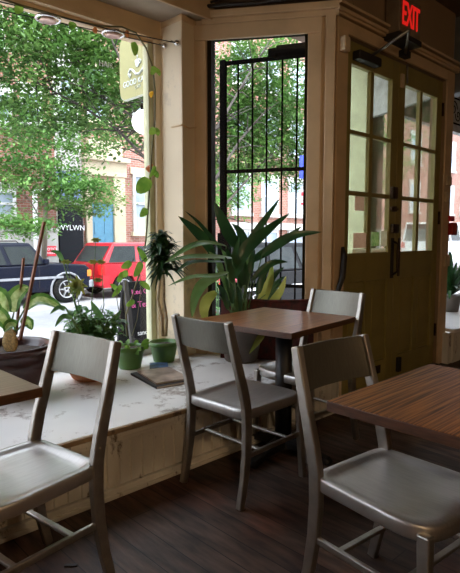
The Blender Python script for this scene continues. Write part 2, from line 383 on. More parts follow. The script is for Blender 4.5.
# ============================================================ SETTING
YL, YA, YD, ZL = 2.12, 3.33, 2.26, .335
SG = -.5                                              # pavement level
m = MB().box((-3, -4.2, -.06), (9.5, YL+.06, 0)); m.box((3.1, YL+.06, -.06), (5.1, YD+.1, 0))
struct(m.build('floor', 'floor'), 'dark worn brown floorboards of the cafe', 'floor')
m = MB().box((-3, -4.2, 3.3), (9.5, 3.7, 3.4)); struct(m.build('ceiling', 'ceil2'), 'dark brown ceiling high above the tables', 'ceiling')
struct(MB().box((-3, -4.3, -.06), (9.5, -4.2, 3.3)).build('wall_back', 'roomwall'), 'back wall of the cafe', 'wall')
struct(MB().box((-3.1, -4.3, -.06), (-3, 3.7, 3.3)).build('wall_left', 'roomwall'), 'left side wall of the cafe', 'wall')
struct(MB().box((9.5, -4.3, -.06), (9.6, 3.7, 3.3)).build('wall_right', 'roomwall'), 'right side wall of the cafe', 'wall')

# --- ledge in the left shop window
C0 = Vector((3.178, YD)); ANG = math.radians(126); U = Vector((math.cos(ANG), math.sin(ANG))); NO = Vector((math.sin(ANG), -math.cos(ANG)))   # outward
def wb(u, n, z): p = C0+U*u+NO*n; return (p.x, p.y, z)
poly = [(-3, YL), (3.12, YL), (3.16, YD), tuple(C0+U*1.2+NO*.03), (2.45, YA-.005), (-3, YA-.005)]
struct(MB().prism(poly, ZL-.035, ZL).build('trim_1', 'ledge', bevel=.003), 'white painted scuffed ledge running along the big window', 'ledge')
struct(MB().prism([(-3, YL-.018), (3.13, YL-.018), (3.13, YL), (-3, YL)], ZL-.026, ZL-.001).build('trim_2', 'nosing', bevel=.005), 'worn brown front edge of the white window ledge', 'trim')
struct(MB().box((-3, YL-.012, ZL-.05), (3.12, YL+.01, ZL-.027)).box((-3, YL-.006, ZL-.07), (3.12, YL+.01, ZL-.05)).build('trim_13', 'bead', bevel=.004), 'cream moulding directly under the ledge edge', 'trim')
m = MB(); x = -3.0
while x < 3.08:
    x1 = min(x+.066, 3.10)
    m.add([(x+.0035, YL+.012, .05), (x+.007, YL, .05), (x1-.007, YL, .05), (x1-.0035, YL+.010, .05), (x1, YL+.012, .05), (x, YL+.012, .05),
           (x+.0035, YL+.010, ZL-.06), (x+.007, YL, ZL-.06), (x1-.007, YL, ZL-.06), (x1-.0035, YL+.010, ZL-.06), (x1, YL+.012, ZL-.06), (x, YL+.012, ZL-.06)],
          [(i, (i+1) % 6, 6+(i+1) % 6, 6+i) for i in range(6)])
    x += .066
m.box((-3, YL+.012, 0), (3.10, YL+.03, ZL-.036))
struct(m.build('wall_front', 'bead'), 'cream beadboard panelling under the white window ledge', 'wall panelling')
struct(MB().box((-3, YL-.016, 0), (3.12, YL+.012, .045)).box((-3, YL-.028, 0), (3.12, YL-.016, .02)).build('baseboard_front', 'bead', bevel=.003), 'narrow cream skirting strip below the beadboard', 'baseboard')

# --- window A
w1 = empty('window_1', (0, 0, 0)); struct(w1, 'large shop window at the left looking onto the street', 'window')
XR = at(152.5, 200, YA).x
MB().box((-3, YA-.003, ZL+.075), (XR-.02, YA+.003, 2.64)).build('pane', 'glass', w1)
MB().box((-3, YA-.03, ZL), (XR+.03, YA+.04, ZL+.075)).build('sill_rail', 'winwhite', w1, .004)
MB().box((XR-.045, YA-.03, ZL+.075), (XR, YA+.04, 2.66)).build('frame_post', 'wframe', w1, .005)
MB().box((XR, YA-.055, ZL), (XR+.07, YA+.08, 2.80)).box((XR+.045, YA-.062, ZL), (XR+.07, YA-.055, 2.80)).build('casing', 'column', w1, .006)
m = MB().box((-3, YA-.03, 2.635), (XR+.03, YA+.05, 2.665)).box((-3, YA-.06, 2.665), (XR+.1, YA+.09, 3.3)).box((-3, YA-.075, 2.665), (XR+.1, YA-.06, 2.70))
struct(m.build('trim_3', 'casing', bevel=.004), 'wooden header board above the large left window', 'trim')
YS = 2.97
m = MB().box((-3, YS, 2.80), (2.66, YA-.06, 2.82)); struct(m.build('trim_4', 'ceil'), 'pale soffit boarding above the left window', 'ceiling')
m = MB().box((-3, YS-.02, 2.785), (2.66, YS, 3.3)); struct(m.build('trim_5', 'casing', bevel=.004), 'fascia board along the front of the soffit', 'trim')
# lower exterior wall
struct(MB().box((-3, YA-.02, SG), (2.45, YA+.14, ZL-.03)).build('wall_street', 'stone'), 'outer wall below the left shop window', 'wall')

# --- wall B with the barred window
def wbox(mb, u0, u1, n0, n1, z0, z1, mi=0):
    return mb.hexa([wb(u0, n0, z0), wb(u0, n1, z0), wb(u1, n1, z0), wb(u1, n0, z0), wb(u0, n0, z1), wb(u0, n1, z1), wb(u1, n1, z1), wb(u1, n0, z1)], mi)
UB0, UB1, ZB0, ZB1 = .194, .923, .46, 2.715
m = MB()
wbox(m, 0, UB0, 0, .16, SG, 2.85); wbox(m, UB1, 1.2, 0, .16, SG, 2.85); wbox(m, UB0, UB1, 0, .16, ZB1, 2.85); wbox(m, UB0, UB1, 0, .16, SG, ZB0)
struct(m.build('wall_angled', 'wall'), 'angled cream wall holding the barred window between column and doors', 'wall')
m = MB(); wbox(m, 0, 1.2, .02, .16, 2.85, 3.3); struct(m.build('wall_angled_upper', 'ceil2'), 'boarding above the cornice of the angled wall, weak light put into its dark brown', 'wall')  # dark wood; the weak light up there is put into the brown too
w2 = struct(empty('window_2'), 'tall narrow window in the angled wall with iron bars outside', 'window')
m = MB(); wbox(m, UB0+.02, UB1-.03, .125, .131, ZB0+.03, ZB1-.02); m.build('pane', 'glass', w2)
m = MB(); wbox(m, UB1-.03, UB1, .002, .15, ZB0, ZB1); m.build('jamb', 'jamb', w2)
m = MB(); wbox(m, UB0, UB0+.02, .002, .15, ZB0, ZB1); wbox(m, UB0+.02, UB1-.03, .002, .15, ZB1-.02, ZB1); m.build('frame', 'jamb', w2)
m = MB(); wbox(m, UB0-.03, UB1+.03, -.03, .15, ZB0-.03, ZB0+.0); m.build('sill', 'casing', w2, .004)
m = MB(); wbox(m, UB1+.003, UB1+.1, -.022, 0, ZL, 2.653); wbox(m, UB0-.1, UB0-.003, -.022, 0, ZL, 2.653); wbox(m, UB0-.1, UB1+.1, -.024, 0, 2.653, 2.76)
wbox(m, .0, .07, -.03, 0, 0, 2.78)
struct(m.build('trim_6', 'casing', bevel=.006), 'flat tan casing round the barred window', 'trim')
m = MB(); wbox(m, -.02, .96, -.03, 0, 2.76, 2.80); wbox(m, -.02, .94, -.05, 0, 2.80, 2.85)
struct(m.build('trim_7', 'casing', bevel=.006), 'cornice moulding on top of the angled wall', 'trim')

# --- boxed column between the windows
K = at(183, 200, 3.04)
pk = wb(1.005, -.001, 0)
pa = at(163, 200, YA-.06)
poly = [(pa.x, pa.y), (K.x, K.y), (pk[0], pk[1]), wb(1.1, .0, 0)[:2], wb(1.15, .17, 0)[:2], (pa.x, YA+.1)]
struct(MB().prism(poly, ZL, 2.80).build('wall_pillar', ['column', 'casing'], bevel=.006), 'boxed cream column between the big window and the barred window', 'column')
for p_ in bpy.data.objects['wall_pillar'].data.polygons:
    if p_.normal.x*NO.x+p_.normal.y*NO.y < -.97: p_.material_index = 1  # tan casing paint here also carries the dimmer light on this face
def scale_poly(poly, k):
    cx = sum(p[0] for p in poly)/len(poly); cy = sum(p[1] for p in poly)/len(poly)
    return [(cx+(p[0]-cx)*k, cy+(p[1]-cy)*k) for p in poly]
struct(MB().prism(scale_poly(poly, 1.04), 2.75, 2.798).build('trim_8', 'casing', bevel=.01), 'capital moulding on top of the boxed column', 'trim')

# --- door wall
XD0, XD1, ZD = 3.31, 4.91, 2.665
m = MB().box((C0.x, YD, SG), (XD0, YD+.14, 3.3)).box((XD1, YD, SG), (5.06, YD+.14, 3.3)).box((XD0, YD, ZD), (XD1, YD+.14, 3.3))
struct(m.build('wall_doors', 'upper'), 'brown wall around and above the double doors', 'wall')
m = MB().box((C0.x-.0, YD-.02, 0), (XD0-.004, YD, 2.76)).box((XD1+.004, YD-.02, 0), (5.06, YD, 2.76)).box((XD0-.03, YD-.018, ZD+.003), (XD1+.03, YD, 2.76))
struct(m.build('trim_9', 'casing', bevel=.005), 'tan casing round the double doors', 'trim')
m = MB().box((C0.x-.02, YD-.035, 2.77), (5.12, YD, 2.79)).box((C0.x-.03, YD-.05, 2.79), (5.12, YD, 2.815)).box((C0.x-.03, YD-.065, 2.83), (5.12, YD, 2.85))
struct(m.build('trim_10', 'casing', bevel=.005), 'ridged cornice moulding above the double doors', 'trim')
struct(MB().box((XD0, YD-.03, -.02), (XD1, YD+.16, .012)).build('trim_11', 'brass', bevel=.004), 'door threshold', 'trim')

def door_leaf(name, x0, x1, label, panels_label=None):
    d = struct(empty(name, (x0, YD+.045, 0)), label, 'door'); w = x1-x0; t = .022
    gx = [(.105, w/2-.022), (w/2+.022, w-.105)]; gz = [(1.105, 1.545), (1.58, 2.0), (2.03, 2.5)]
    px = gx; m = MB()
    # stiles and rails
    m.box((.003, -t, .012), (.105, t, ZD-.006)); m.box((w-.105, -t, .012), (w-.003, t, ZD-.006))
    m.box((.105, -t, 2.5), (w-.105, t, ZD-.006)); m.box((.105, -t, .88), (w-.105, t, 1.105)); m.box((.105, -t, .012), (w-.105, t, .2))
    m.box((w/2-.045, -t, .2), (w/2+.045, t, .88))
    m.build('frame', 'door', d, .004)
    mm = MB(); mm.box((w/2-.022, -.018, 1.105), (w/2+.022, .018, 2.5))
    for z0, z1 in ((1.545, 1.58), (2.0, 2.03)):
        mm.box((.105, -.018, z0), (w/2-.022, .018, z1)); mm.box((w/2+.022, -.018, z0), (w-.105, .018, z1))
    mm.build('glazing_bars', 'door', d, .004)
    for a, b in ((.105, w/2-.045), (w/2+.045, w-.105)):
        q = MB().box((a, -.006, .2), (b, .006, .88)).box((a+.035, -.012, .235), (b-.035, .012, .845)); q.build('panel', 'door', d, .006)
        r = MB()
    for a, b in gx:
        for z0, z1 in gz: MB().box((a, -.003, z0), (b, .003, z1)).build('pane', 'dglass', d)
    return d
XM = (XD0+XD1)/2
d1 = door_leaf('door_1', XD0, XM, 'left leaf of the olive double door with notices stuck in its panes')
d2 = door_leaf('door_2', XM, XD1, 'right leaf of the olive double door beside the red fire alarm')
lw = XM-XD0
# notices on left leaf glass
def notice(px0, py0, px1, py1, m_, name='notice'):
    a = at(px0, py0, YD+.038); b = at(px1, py1, YD+.038)
    return MB().box((a.x-XD0, -.0085, b.z), (b.x-XD0, -.006, a.z)).build(name, m_, d1)
notice(355, 196, 364, 211, 'pinkpaper'); notice(353.5, 233, 366, 248, 'pinkpaper'); notice(372, 232, 379, 246, 'greenpaper'); notice(381, 231, 386.5, 246, 'paper')
notice(352.5, 249.2, 366.5, 253, 'paper', 'label_strip'); notice(371.5, 248.5, 385.5, 252.3, 'paper', 'label_strip')
# left leaf hardware (local coordinates of d1 : x along the leaf)
def hw(px, py): p = at(px, py, YD+.02); return (p.x-XD0, -.03, p.z)
x, y, z = hw(392.5, 193); MB().box((x-.04, -.06, z-.05), (x+.04, -.02, z+.05)).build('deadbolt', 'brass', d1, .012).location = (0, 0, 0)
x, y, z = hw(393, 209); MB().box((x-.05, -.045, z-.012), (x+.06, -.02, z+.012)).box((x-.02, -.055, z-.022), (x+.02, -.02, z+.022)).build('latch', 'brass', d1, .004)
x, y, z = hw(393, 228.5); MB().box((x-.045, -.06, z-.038), (x+.05, -.02, z+.038)).build('rim_lock', 'brass', d1, .01)
x, y, z = hw(393, 238); x2, _, z2 = hw(393, 278)
MB().box((x-.03, -.028, z2), (x+.02, -.018, z)).build('push_plate', 'dark', d1, .003)
MB().tube([(x+.0, -.03, z-.03), (x, -.075, z-.05), (x, -.075, z2+.06), (x, -.03, z2+.03)], .012).build('handle', 'brass', d1)
x, y, z = hw(399, 238); x2, _, z2 = hw(399, 276)
MB().box((x-.012, -.032, z2), (x+.02, -.02, z)).build('edge_bolt', 'brass', d1, .003)
x, _, z = hw(396, 367); MB().box((x+.0, -.05, .05), (x+.05, -.02, .18)).build('floor_bolt', 'dark', d1, .004)
# surface bolt at top of right leaf
a = at(409, 60, YD); b = at(409, 83, YD)
MB().tube([(a.x-XM, -.03, a.z), (b.x-XM, -.03, b.z)], .009, 8).box((a.x-XM-.02, -.04, a.z-.03), (a.x-XM+.02, -.02, a.z)).build('top_bolt', 'steel', d2)
a = at(403.5, 77, YD); MB().box((a.x-XM-.01, -.04, a.z-.08), (a.x-XM+.035, -.02, a.z+.03)).build('alarm_contact', 'beige', d2, .004)
for zz in (.28, 1.35, 2.35): MB().box((lw-.012, -.032, zz), (lw+.012, -.018, zz+.12)).tube([(lw, -.03, zz), (lw, -.03, zz+.12)], .009).build('hinge', 'brass', d2)
for zz in (.28, 1.35, 2.35): MB().box((-.012, -.032, zz), (.012, -.018, zz+.12)).tube([(0, -.03, zz), (0, -.03, zz+.12)], .009).build('hinge', 'brass', d1)
# kickplate mark
x, _, z = hw(377, 373); MB().box((x-.06, -.03, .09), (x+.05, -.02, .16)).build('door_stop', 'brass', d1, .004)

# door closer
a = at(357, 46, YD-.02); b = at(385, 56, YD-.02)
cl = empty('door_closer', (a.x, YD+.02, a.z-.09), label='dark door closer with a long steel arm on top of the left leaf', cat='door closer')
MB().box((0, -.07, 0), (.30, 0, .065)).build('body', 'dark', cl, .01)
e = at(409, 30, YD-.32); MB().tube([(.2, -.05, .07), (e.x-a.x, e.y-YD-.02, e.z-a.z+.09)], .012, 8).build('arm', 'steel', cl)
MB().tube([(e.x-a.x, e.y-YD-.02, e.z-a.z+.09), (.62, -.085, .17)], .010, 8).build('link_arm', 'steel', cl)
MB().box((.6, -.09, .15), (.7, -.03, .2)).build('bracket', 'dark', cl)
# exit sign
a = at(401, -4, 2.12); b = at(421, 36, 2.12)
ex = empty('exit_sign', (a.x-.01, 2.12, b.z-.045), label='lit red exit sign boxed on the wall above the double doors', cat='exit sign')
w_, h_ = b.x-a.x, .27
MB().box((0, 0, .0), (w_, .12, h_)).build('housing', 'signbox', ex, .006)
MB().box((-.01, -.01, -.045), (w_+.01, .138, -.002)).build('base_tray', 'dark', ex, .004)
t = text('EXIT', .30, 'lettering', 'red_em', ex, Matrix.Translation((w_*.5, -.004, h_*.5)) @ Matrix.Rotation(PI/2, 4, 'X') @ Matrix.Diagonal((.44, .82, 1, 1)), .003, bold=.003)
# small things on casings
p = at(342, 45, YD-.02); o = MB().box((-.035, -.05, -.05), (.035, 0, .05)).build('sensor_box', 'beige', None, .008, (p.x, YD-.02, p.z)); tag(o, 'small beige plastic sensor box on the casing by the left door leaf', 'sensor')
al = at(450, 229, YD-.02)
fa = empty('fire_alarm', (al.x-.0, YD-.02, al.z), label='red fire alarm call point on the casing right of the doors', cat='fire alarm')
MB().box((-.05, -.05, -.06), (.055, 0, .06)).build('box', 'alarm', fa, .008)
MB().box((-.05, -.03, .075), (.03, 0, .125)).build('indicator', 'signred', fa, .004)
for (x, y, w, h, s) in ((448, 181, .10, .085, 'upper'), (446, 197, .06, .09, 'middle'), (446, 261, .10, .10, 'lower')):
    p = at(x, y, YD-.02); o = MB().box((-w/2, -.018, -h/2), (w/2, 0, h/2)).build('switch_plate', 'beige', None, .003, (min(p.x, 5.04), YD-.02, p.z)); tag(o, '%s beige plate on the casing right of the doors' % s, 'wall plate', 'beige plates on the door casing')
# dark strap by the left leaf
p0 = at(341.5, 250, YD-.04); p1 = at(338, 291, YD-.04)
ds = MB().tube([(p0.x+.03, YD-.03, p0.z+.02), (p0.x+.02, YD-.05, p0.z-.05), (p1.x+.03, YD-.055, (p0.z+p1.z)/2-.05), (p1.x, YD-.05, p1.z+.03), (p1.x-.03, YD-.04, p1.z-.06)], [.012, .024, .022, .018, .012], 8).build('hanging_strap', 'dark')
tag(ds, 'dark slender strap hanging at the left edge of the olive doors', 'strap')
# blue grey wall strip at upper right
struct(MB().box((5.14, 2.02, 2.60), (5.3, YD+.2, 3.3)).build('wall_duct', 'copyR'), 'blue grey boxed duct at the top right corner', 'wall')

# --- right hand display window
poly = [(5.07, YL+.03), (9.5, YL+.03), (9.5, YA), (5.6, YA), (5.07, YD+.2)]
struct(MB().prism(poly, ZL-.035, ZL).build('trim_12', 'ledge', bevel=.003), 'white ledge of the window right of the doors', 'ledge')
m = MB().box((5.07, YL+.05, 0), (9.5, YL+.08, ZL-.036)).box((5.0, YL+.06, 0), (5.07, YD+.1, ZL-.036)); x = 5.07
while x < 9.4: m.box((x+.003, YL+.042, .04), (x+.08, YL+.05, ZL-.04)); x += .085
struct(m.build('wall_front_right', 'bead'), 'cream panelling under the ledge right of the doors', 'wall panelling')
C1 = Vector((5.06, YD+.02)); E1 = Vector((5.50, 3.38))
w3 = struct(empty('window_3'), 'display window beyond the right side of the doors', 'window')
MB().box((5.9, YA-.003, ZL+.05), (9.5, YA+.003, 2.7)).build('pane', 'glass', w3)
MB().box((5.8, YA-.03, ZL), (9.5, YA+.04, ZL+.05)).box((5.8, YA-.03, 2.7), (9.5, YA+.06, 3.3)).box((5.8, YA-.03, ZL), (5.9, YA+.04, 2.7)).build('frame', 'winwhite', w3, .004)
dd = (E1-C1).normalized(); nn = Vector((dd.y, -dd.x))
def wc(t, n, z): p = C1+dd*t+nn*n; return (p.x, p.y, z)
LC = (E1-C1).length
MB().hexa([wc(0, -.003, ZL+.1), wc(0, .003, ZL+.1), wc(LC, .003, ZL+.1), wc(LC, -.003, ZL+.1), wc(0, -.003, 2.6), wc(0, .003, 2.6), wc(LC, .003, 2.6), wc(LC, -.003, 2.6)]).build('side_pane', 'glass', w3)
MB().hexa([wc(0, -.03, SG), wc(0, .03, SG), wc(LC, .03, SG), wc(LC, -.03, SG), wc(0, -.03, ZL+.1), wc(0, .03, ZL+.1), wc(LC, .03, ZL+.1), wc(LC, -.03, ZL+.1)]).hexa(
    [wc(0, -.03, 2.6), wc(0, .03, 2.6), wc(LC, .03, 2.6), wc(LC, -.03, 2.6), wc(0, -.03, 3.3), wc(0, .03, 3.3), wc(LC, .03, 3.3), wc(LC, -.03, 3.3)]).build('side_frame', 'winwhite', w3, .004)
struct(MB().box((5.42, 3.4, SG), (5.80, 3.72, 3.3)).build('wall_pier', 'wframe', bevel=.01), 'pale pier outside the doors at the corner of the entrance', 'column')
struct(MB().box((5.8, YA-.02, SG), (9.5, YA+.14, ZL-.02)).build('wall_street_right', 'stone'), 'outer wall below the right display window', 'wall')
# entrance lobby
struct(MB().prism([(3.2, YD+.1), (5.1, YD+.1), (5.5, 3.7), (2.3, 3.7)], SG, -.03).build('floor_entrance', 'walk'), 'concrete entrance step outside the doors', 'step')
struct(MB().prism([(3.3, YD+.14), (5.06, YD+.14), (5.1, 2.7), (3.25, 2.7)], 3.1, 3.3).build('ceiling_entrance', 'ceil'), 'boarded soffit over the entrance', 'ceiling')

# ============================================================ STREET
struct(MB().box((-25, YA+.1, SG-.2), (70, 7.0, SG)).build('ground_pavement', 'walk'), 'pale pavement outside the shop window', 'pavement')
struct(MB().box((-25, 7.0, SG-.3), (70, 15.1, SG-.02)).build('ground_street', 'street'), 'pale grey street', 'street')
struct(MB().box((-25, 15.1, SG-.2), (70, 17.8, SG+.05)).build('ground_far_pavement', 'walk'), 'far pavement before the brick houses', 'pavement')
YF = 17.6
def fx(px): return at(px, 237, YF).x
def fz(px, py): return at(px, py, YF).z
def house(name, x0, x1, m_, label, top=12):
    h = empty(name, (x0, YF, SG), label=label, cat='building'); MB().box((0, 0, 0), (x1-x0, 6, top-SG)).build('wall', m_, h); h['ox'] = x0; return h
def hbox(h, x0, x1, z0, z1, d, m_, name, par=None, d0=0, bev=0):
    return MB().box((x0-h['ox'], -d, z0-SG), (x1-h['ox'], -d0, z1-SG)).build(name, m_, par or h, bev)
def hwin(h, x0, x1, z0, z1, pane='pane', sill='stone'):
    o = x0-h['ox']; w = x1-x0; a = z0-SG; b = z1-SG
    f = MB().box((o-.05, -.10, a-.05), (o+.05, 0, b+.05)).box((o+w-.05, -.10, a-.05), (o+w+.05, 0, b+.05)).box((o+.05, -.10, b-.05), (o+w-.05, 0, b+.05)).box((o+.05, -.1, a-.05), (o+w-.05, 0, a+.05)).box((o+.05, -.085, (a+b)/2-.035), (o+w-.05, 0, (a+b)/2+.035)).build('window_frame', 'winwhite', h)
    MB().box((o+.05, -.04, a+.05), (o+w-.05, -.01, b-.05)).build('pane', pane, f)
    MB().box((o-.15, -.18, a-.2), (o+w+.15, 0, a-.05)).build('sill', sill, h); MB().box((o-.15, -.07, b+.05), (o+w+.15, 0, b+.3)).build('lintel', sill, h)
xa, xb = fx(57), fx(83)
h1 = house('brick_house', -14, xa, 'brickA', 'red brick house with white stone base across the street at far left')
hbox(h1, -14, xa-.02, SG, fz(20, 231), .12, 'stone', 'stone_base'); hbox(h1, -14, xa-.02, fz(20, 231), fz(20, 228), .2, 'stone', 'base_moulding')
for px0, px1, py0, py1 in ((-12, 15, 216, 192), (-14, 14, 124, 96), (-16, 10, 48, 22), (26, 44, 124, 96), (26, 44, 48, 20)):
    hwin(h1, fx(px0), fx(px1), fz(px1, py0), fz(px1, py1))
for k in range(3):
    for z in (1.9, 4.9, 7.8): hwin(h1, -12+k*4, -10.6+k*4, z, z+1.7)
px_ = fx(33); dp = MB().tube([(fx(54)-h1['ox'], -.25, fz(54, 191)-SG), (px_-h1['ox'], -.25, fz(33, 191)-SG), (px_-h1['ox'], -.25, .1)], .085, 10).build('drainpipe', 'white', h1)
h2 = house('stone_house', xa, xb+.02, 'stone', 'narrow pale house front with black painted boarding across the street')
hbox(h2, xa+.05, xb-.05, SG+.1, fz(70, 205), .12, 'blackboard', 'boarding'); hbox(h2, xa+.05, xb-.1, fz(70, 200), fz(70, 172), .1, 'blueshut', 'shutter')
hwin(h2, xa+.2, xb-.3, 5.2, 6.8); hwin(h2, xa+.2, xb-.3, 8.3, 9.8)
for k, (dx, dz) in enumerate(((0, 0), (.28, .05), (.55, -.04))): pass
text('WYLWN', .26, 'painted_lettering', 'white', h2, Matrix.Translation(((xb-xa)/2, -.125, fz(70, 228)-SG)) @ Matrix.Rotation(PI/2, 4, 'X'), .003)
xc = fx(160)
h3 = house('townhouse', xb+.02, 16.2, 'brickB', 'pinkish brick townhouse with cream stone doorcase and blue door')
X0, X1 = fx(84), fx(124); D0, D1 = fx(93), fx(111)
hbox(h3, X0+.05, D0-.08, SG+.1, fz(100, 176), .16, 'creamstone', 'door_pilaster', None, 0, .02); hbox(h3, D1+.08, X1, SG+.1, fz(100, 176), .16, 'creamstone', 'door_pilaster', None, 0, .02)
hbox(h3, X0, X1+.05, fz(100, 176), fz(100, 162), .2, 'creamstone', 'door_entablature'); hbox(h3, X0-.06, X1+.12, fz(100, 162), fz(100, 157), .38, 'creamstone', 'door_cornice', None, 0, .03)
hbox(h3, X0+.2, X1-.1, fz(100, 157), fz(100, 140), .16, 'creamstone', 'door_pediment')
hbox(h3, D0-.08, D1+.08, fz(100, 203), fz(100, 176), .06, 'tanpaint', 'transom'); dr = hbox(h3, D0-.08, D1+.08, SG+.35, fz(100, 203), .06, 'teal', 'front_door')
for k in range(4):
    for j in range(2):
        xx = D0+.03+j*.42; zz = .1+k*.62
        hbox(h3, xx, xx+.3, zz, zz+.45, .08, 'teal', 'door_panel', dr, .06)
hbox(h3, D0-.3, D1+.3, SG+.05, SG+.35, .9, 'stone', 'stoop')
hbox(h3, X1, 16.2, SG+.05, .75, .1, 'creamstone', 'stone_base')
hwin(h3, fx(134), fx(152), fz(140, 231), fz(140, 176), 'pane', 'creamstone')
hwin(h3, fx(134), fx(152), fz(140, 120), fz(140, 70), 'pane', 'creamstone'); hwin(h3, fx(90), fx(108), fz(100, 120), fz(100, 70), 'pane', 'creamstone')
for x in (13.6, 15.0):
    hwin(h3, x-.45, x+.45, 1.4, 3.4, 'pane', 'creamstone'); hwin(h3, x-.45, x+.45, 5, 6.9, 'pane', 'creamstone')
h4 = house('brick_rowhouse', 16.22, 27, 'brickA', 'red brick rowhouse beyond the barred window')
hbox(h4, 16.3, 26.9, 1.6, 1.9, .3, 'stone', 'string_course')
for k in range(5):
    for z in (-.1, 2.4, 5.4, 8.2): hwin(h4, 16.9+k*2.0, 18.0+k*2.0, z, z+1.6)
h5 = house('pale_rowhouse', 27.02, 45, 'brickB', 'pinkish rowhouse far down the street seen through the door panes')
for k in range(6):
    for z in (0, 3.0, 6.2): hwin(h5, 28+k*2.7, 29.3+k*2.7, z, z+1.8)
h6 = house('stone_rowhouse', 45.02, 69, 'stone', 'pale stone rowhouse farthest down the street at right')
for k in range(6):
    for z in (0, 3.0, 6.2): hwin(h6, 46.5+k*3.4, 48+k*3.4, z, z+1.8)
# red notice
a = at(46, 246, YF-.2); b = at(57, 256, YF-.2)
o = MB().box((0, 0, 0), (b.x-a.x, .03, a.z-b.z)).build('notice_board', 'signred', None, 0, (a.x, YF-.16, b.z)); tag(o, 'small red notice board on the white wall across the street', 'sign')
text('NOTICE', .13, 'lettering', 'white', o, Matrix.Translation(((b.x-a.x)/2, -.004, (a.z-b.z)*.68)) @ Matrix.Rotation(PI/2, 4, 'X'), .002)
text('PARKING', .10, 'lettering', 'white', o, Matrix.Translation(((b.x-a.x)/2, -.004, (a.z-b.z)*.3)) @ Matrix.Rotation(PI/2, 4, 'X'), .002)

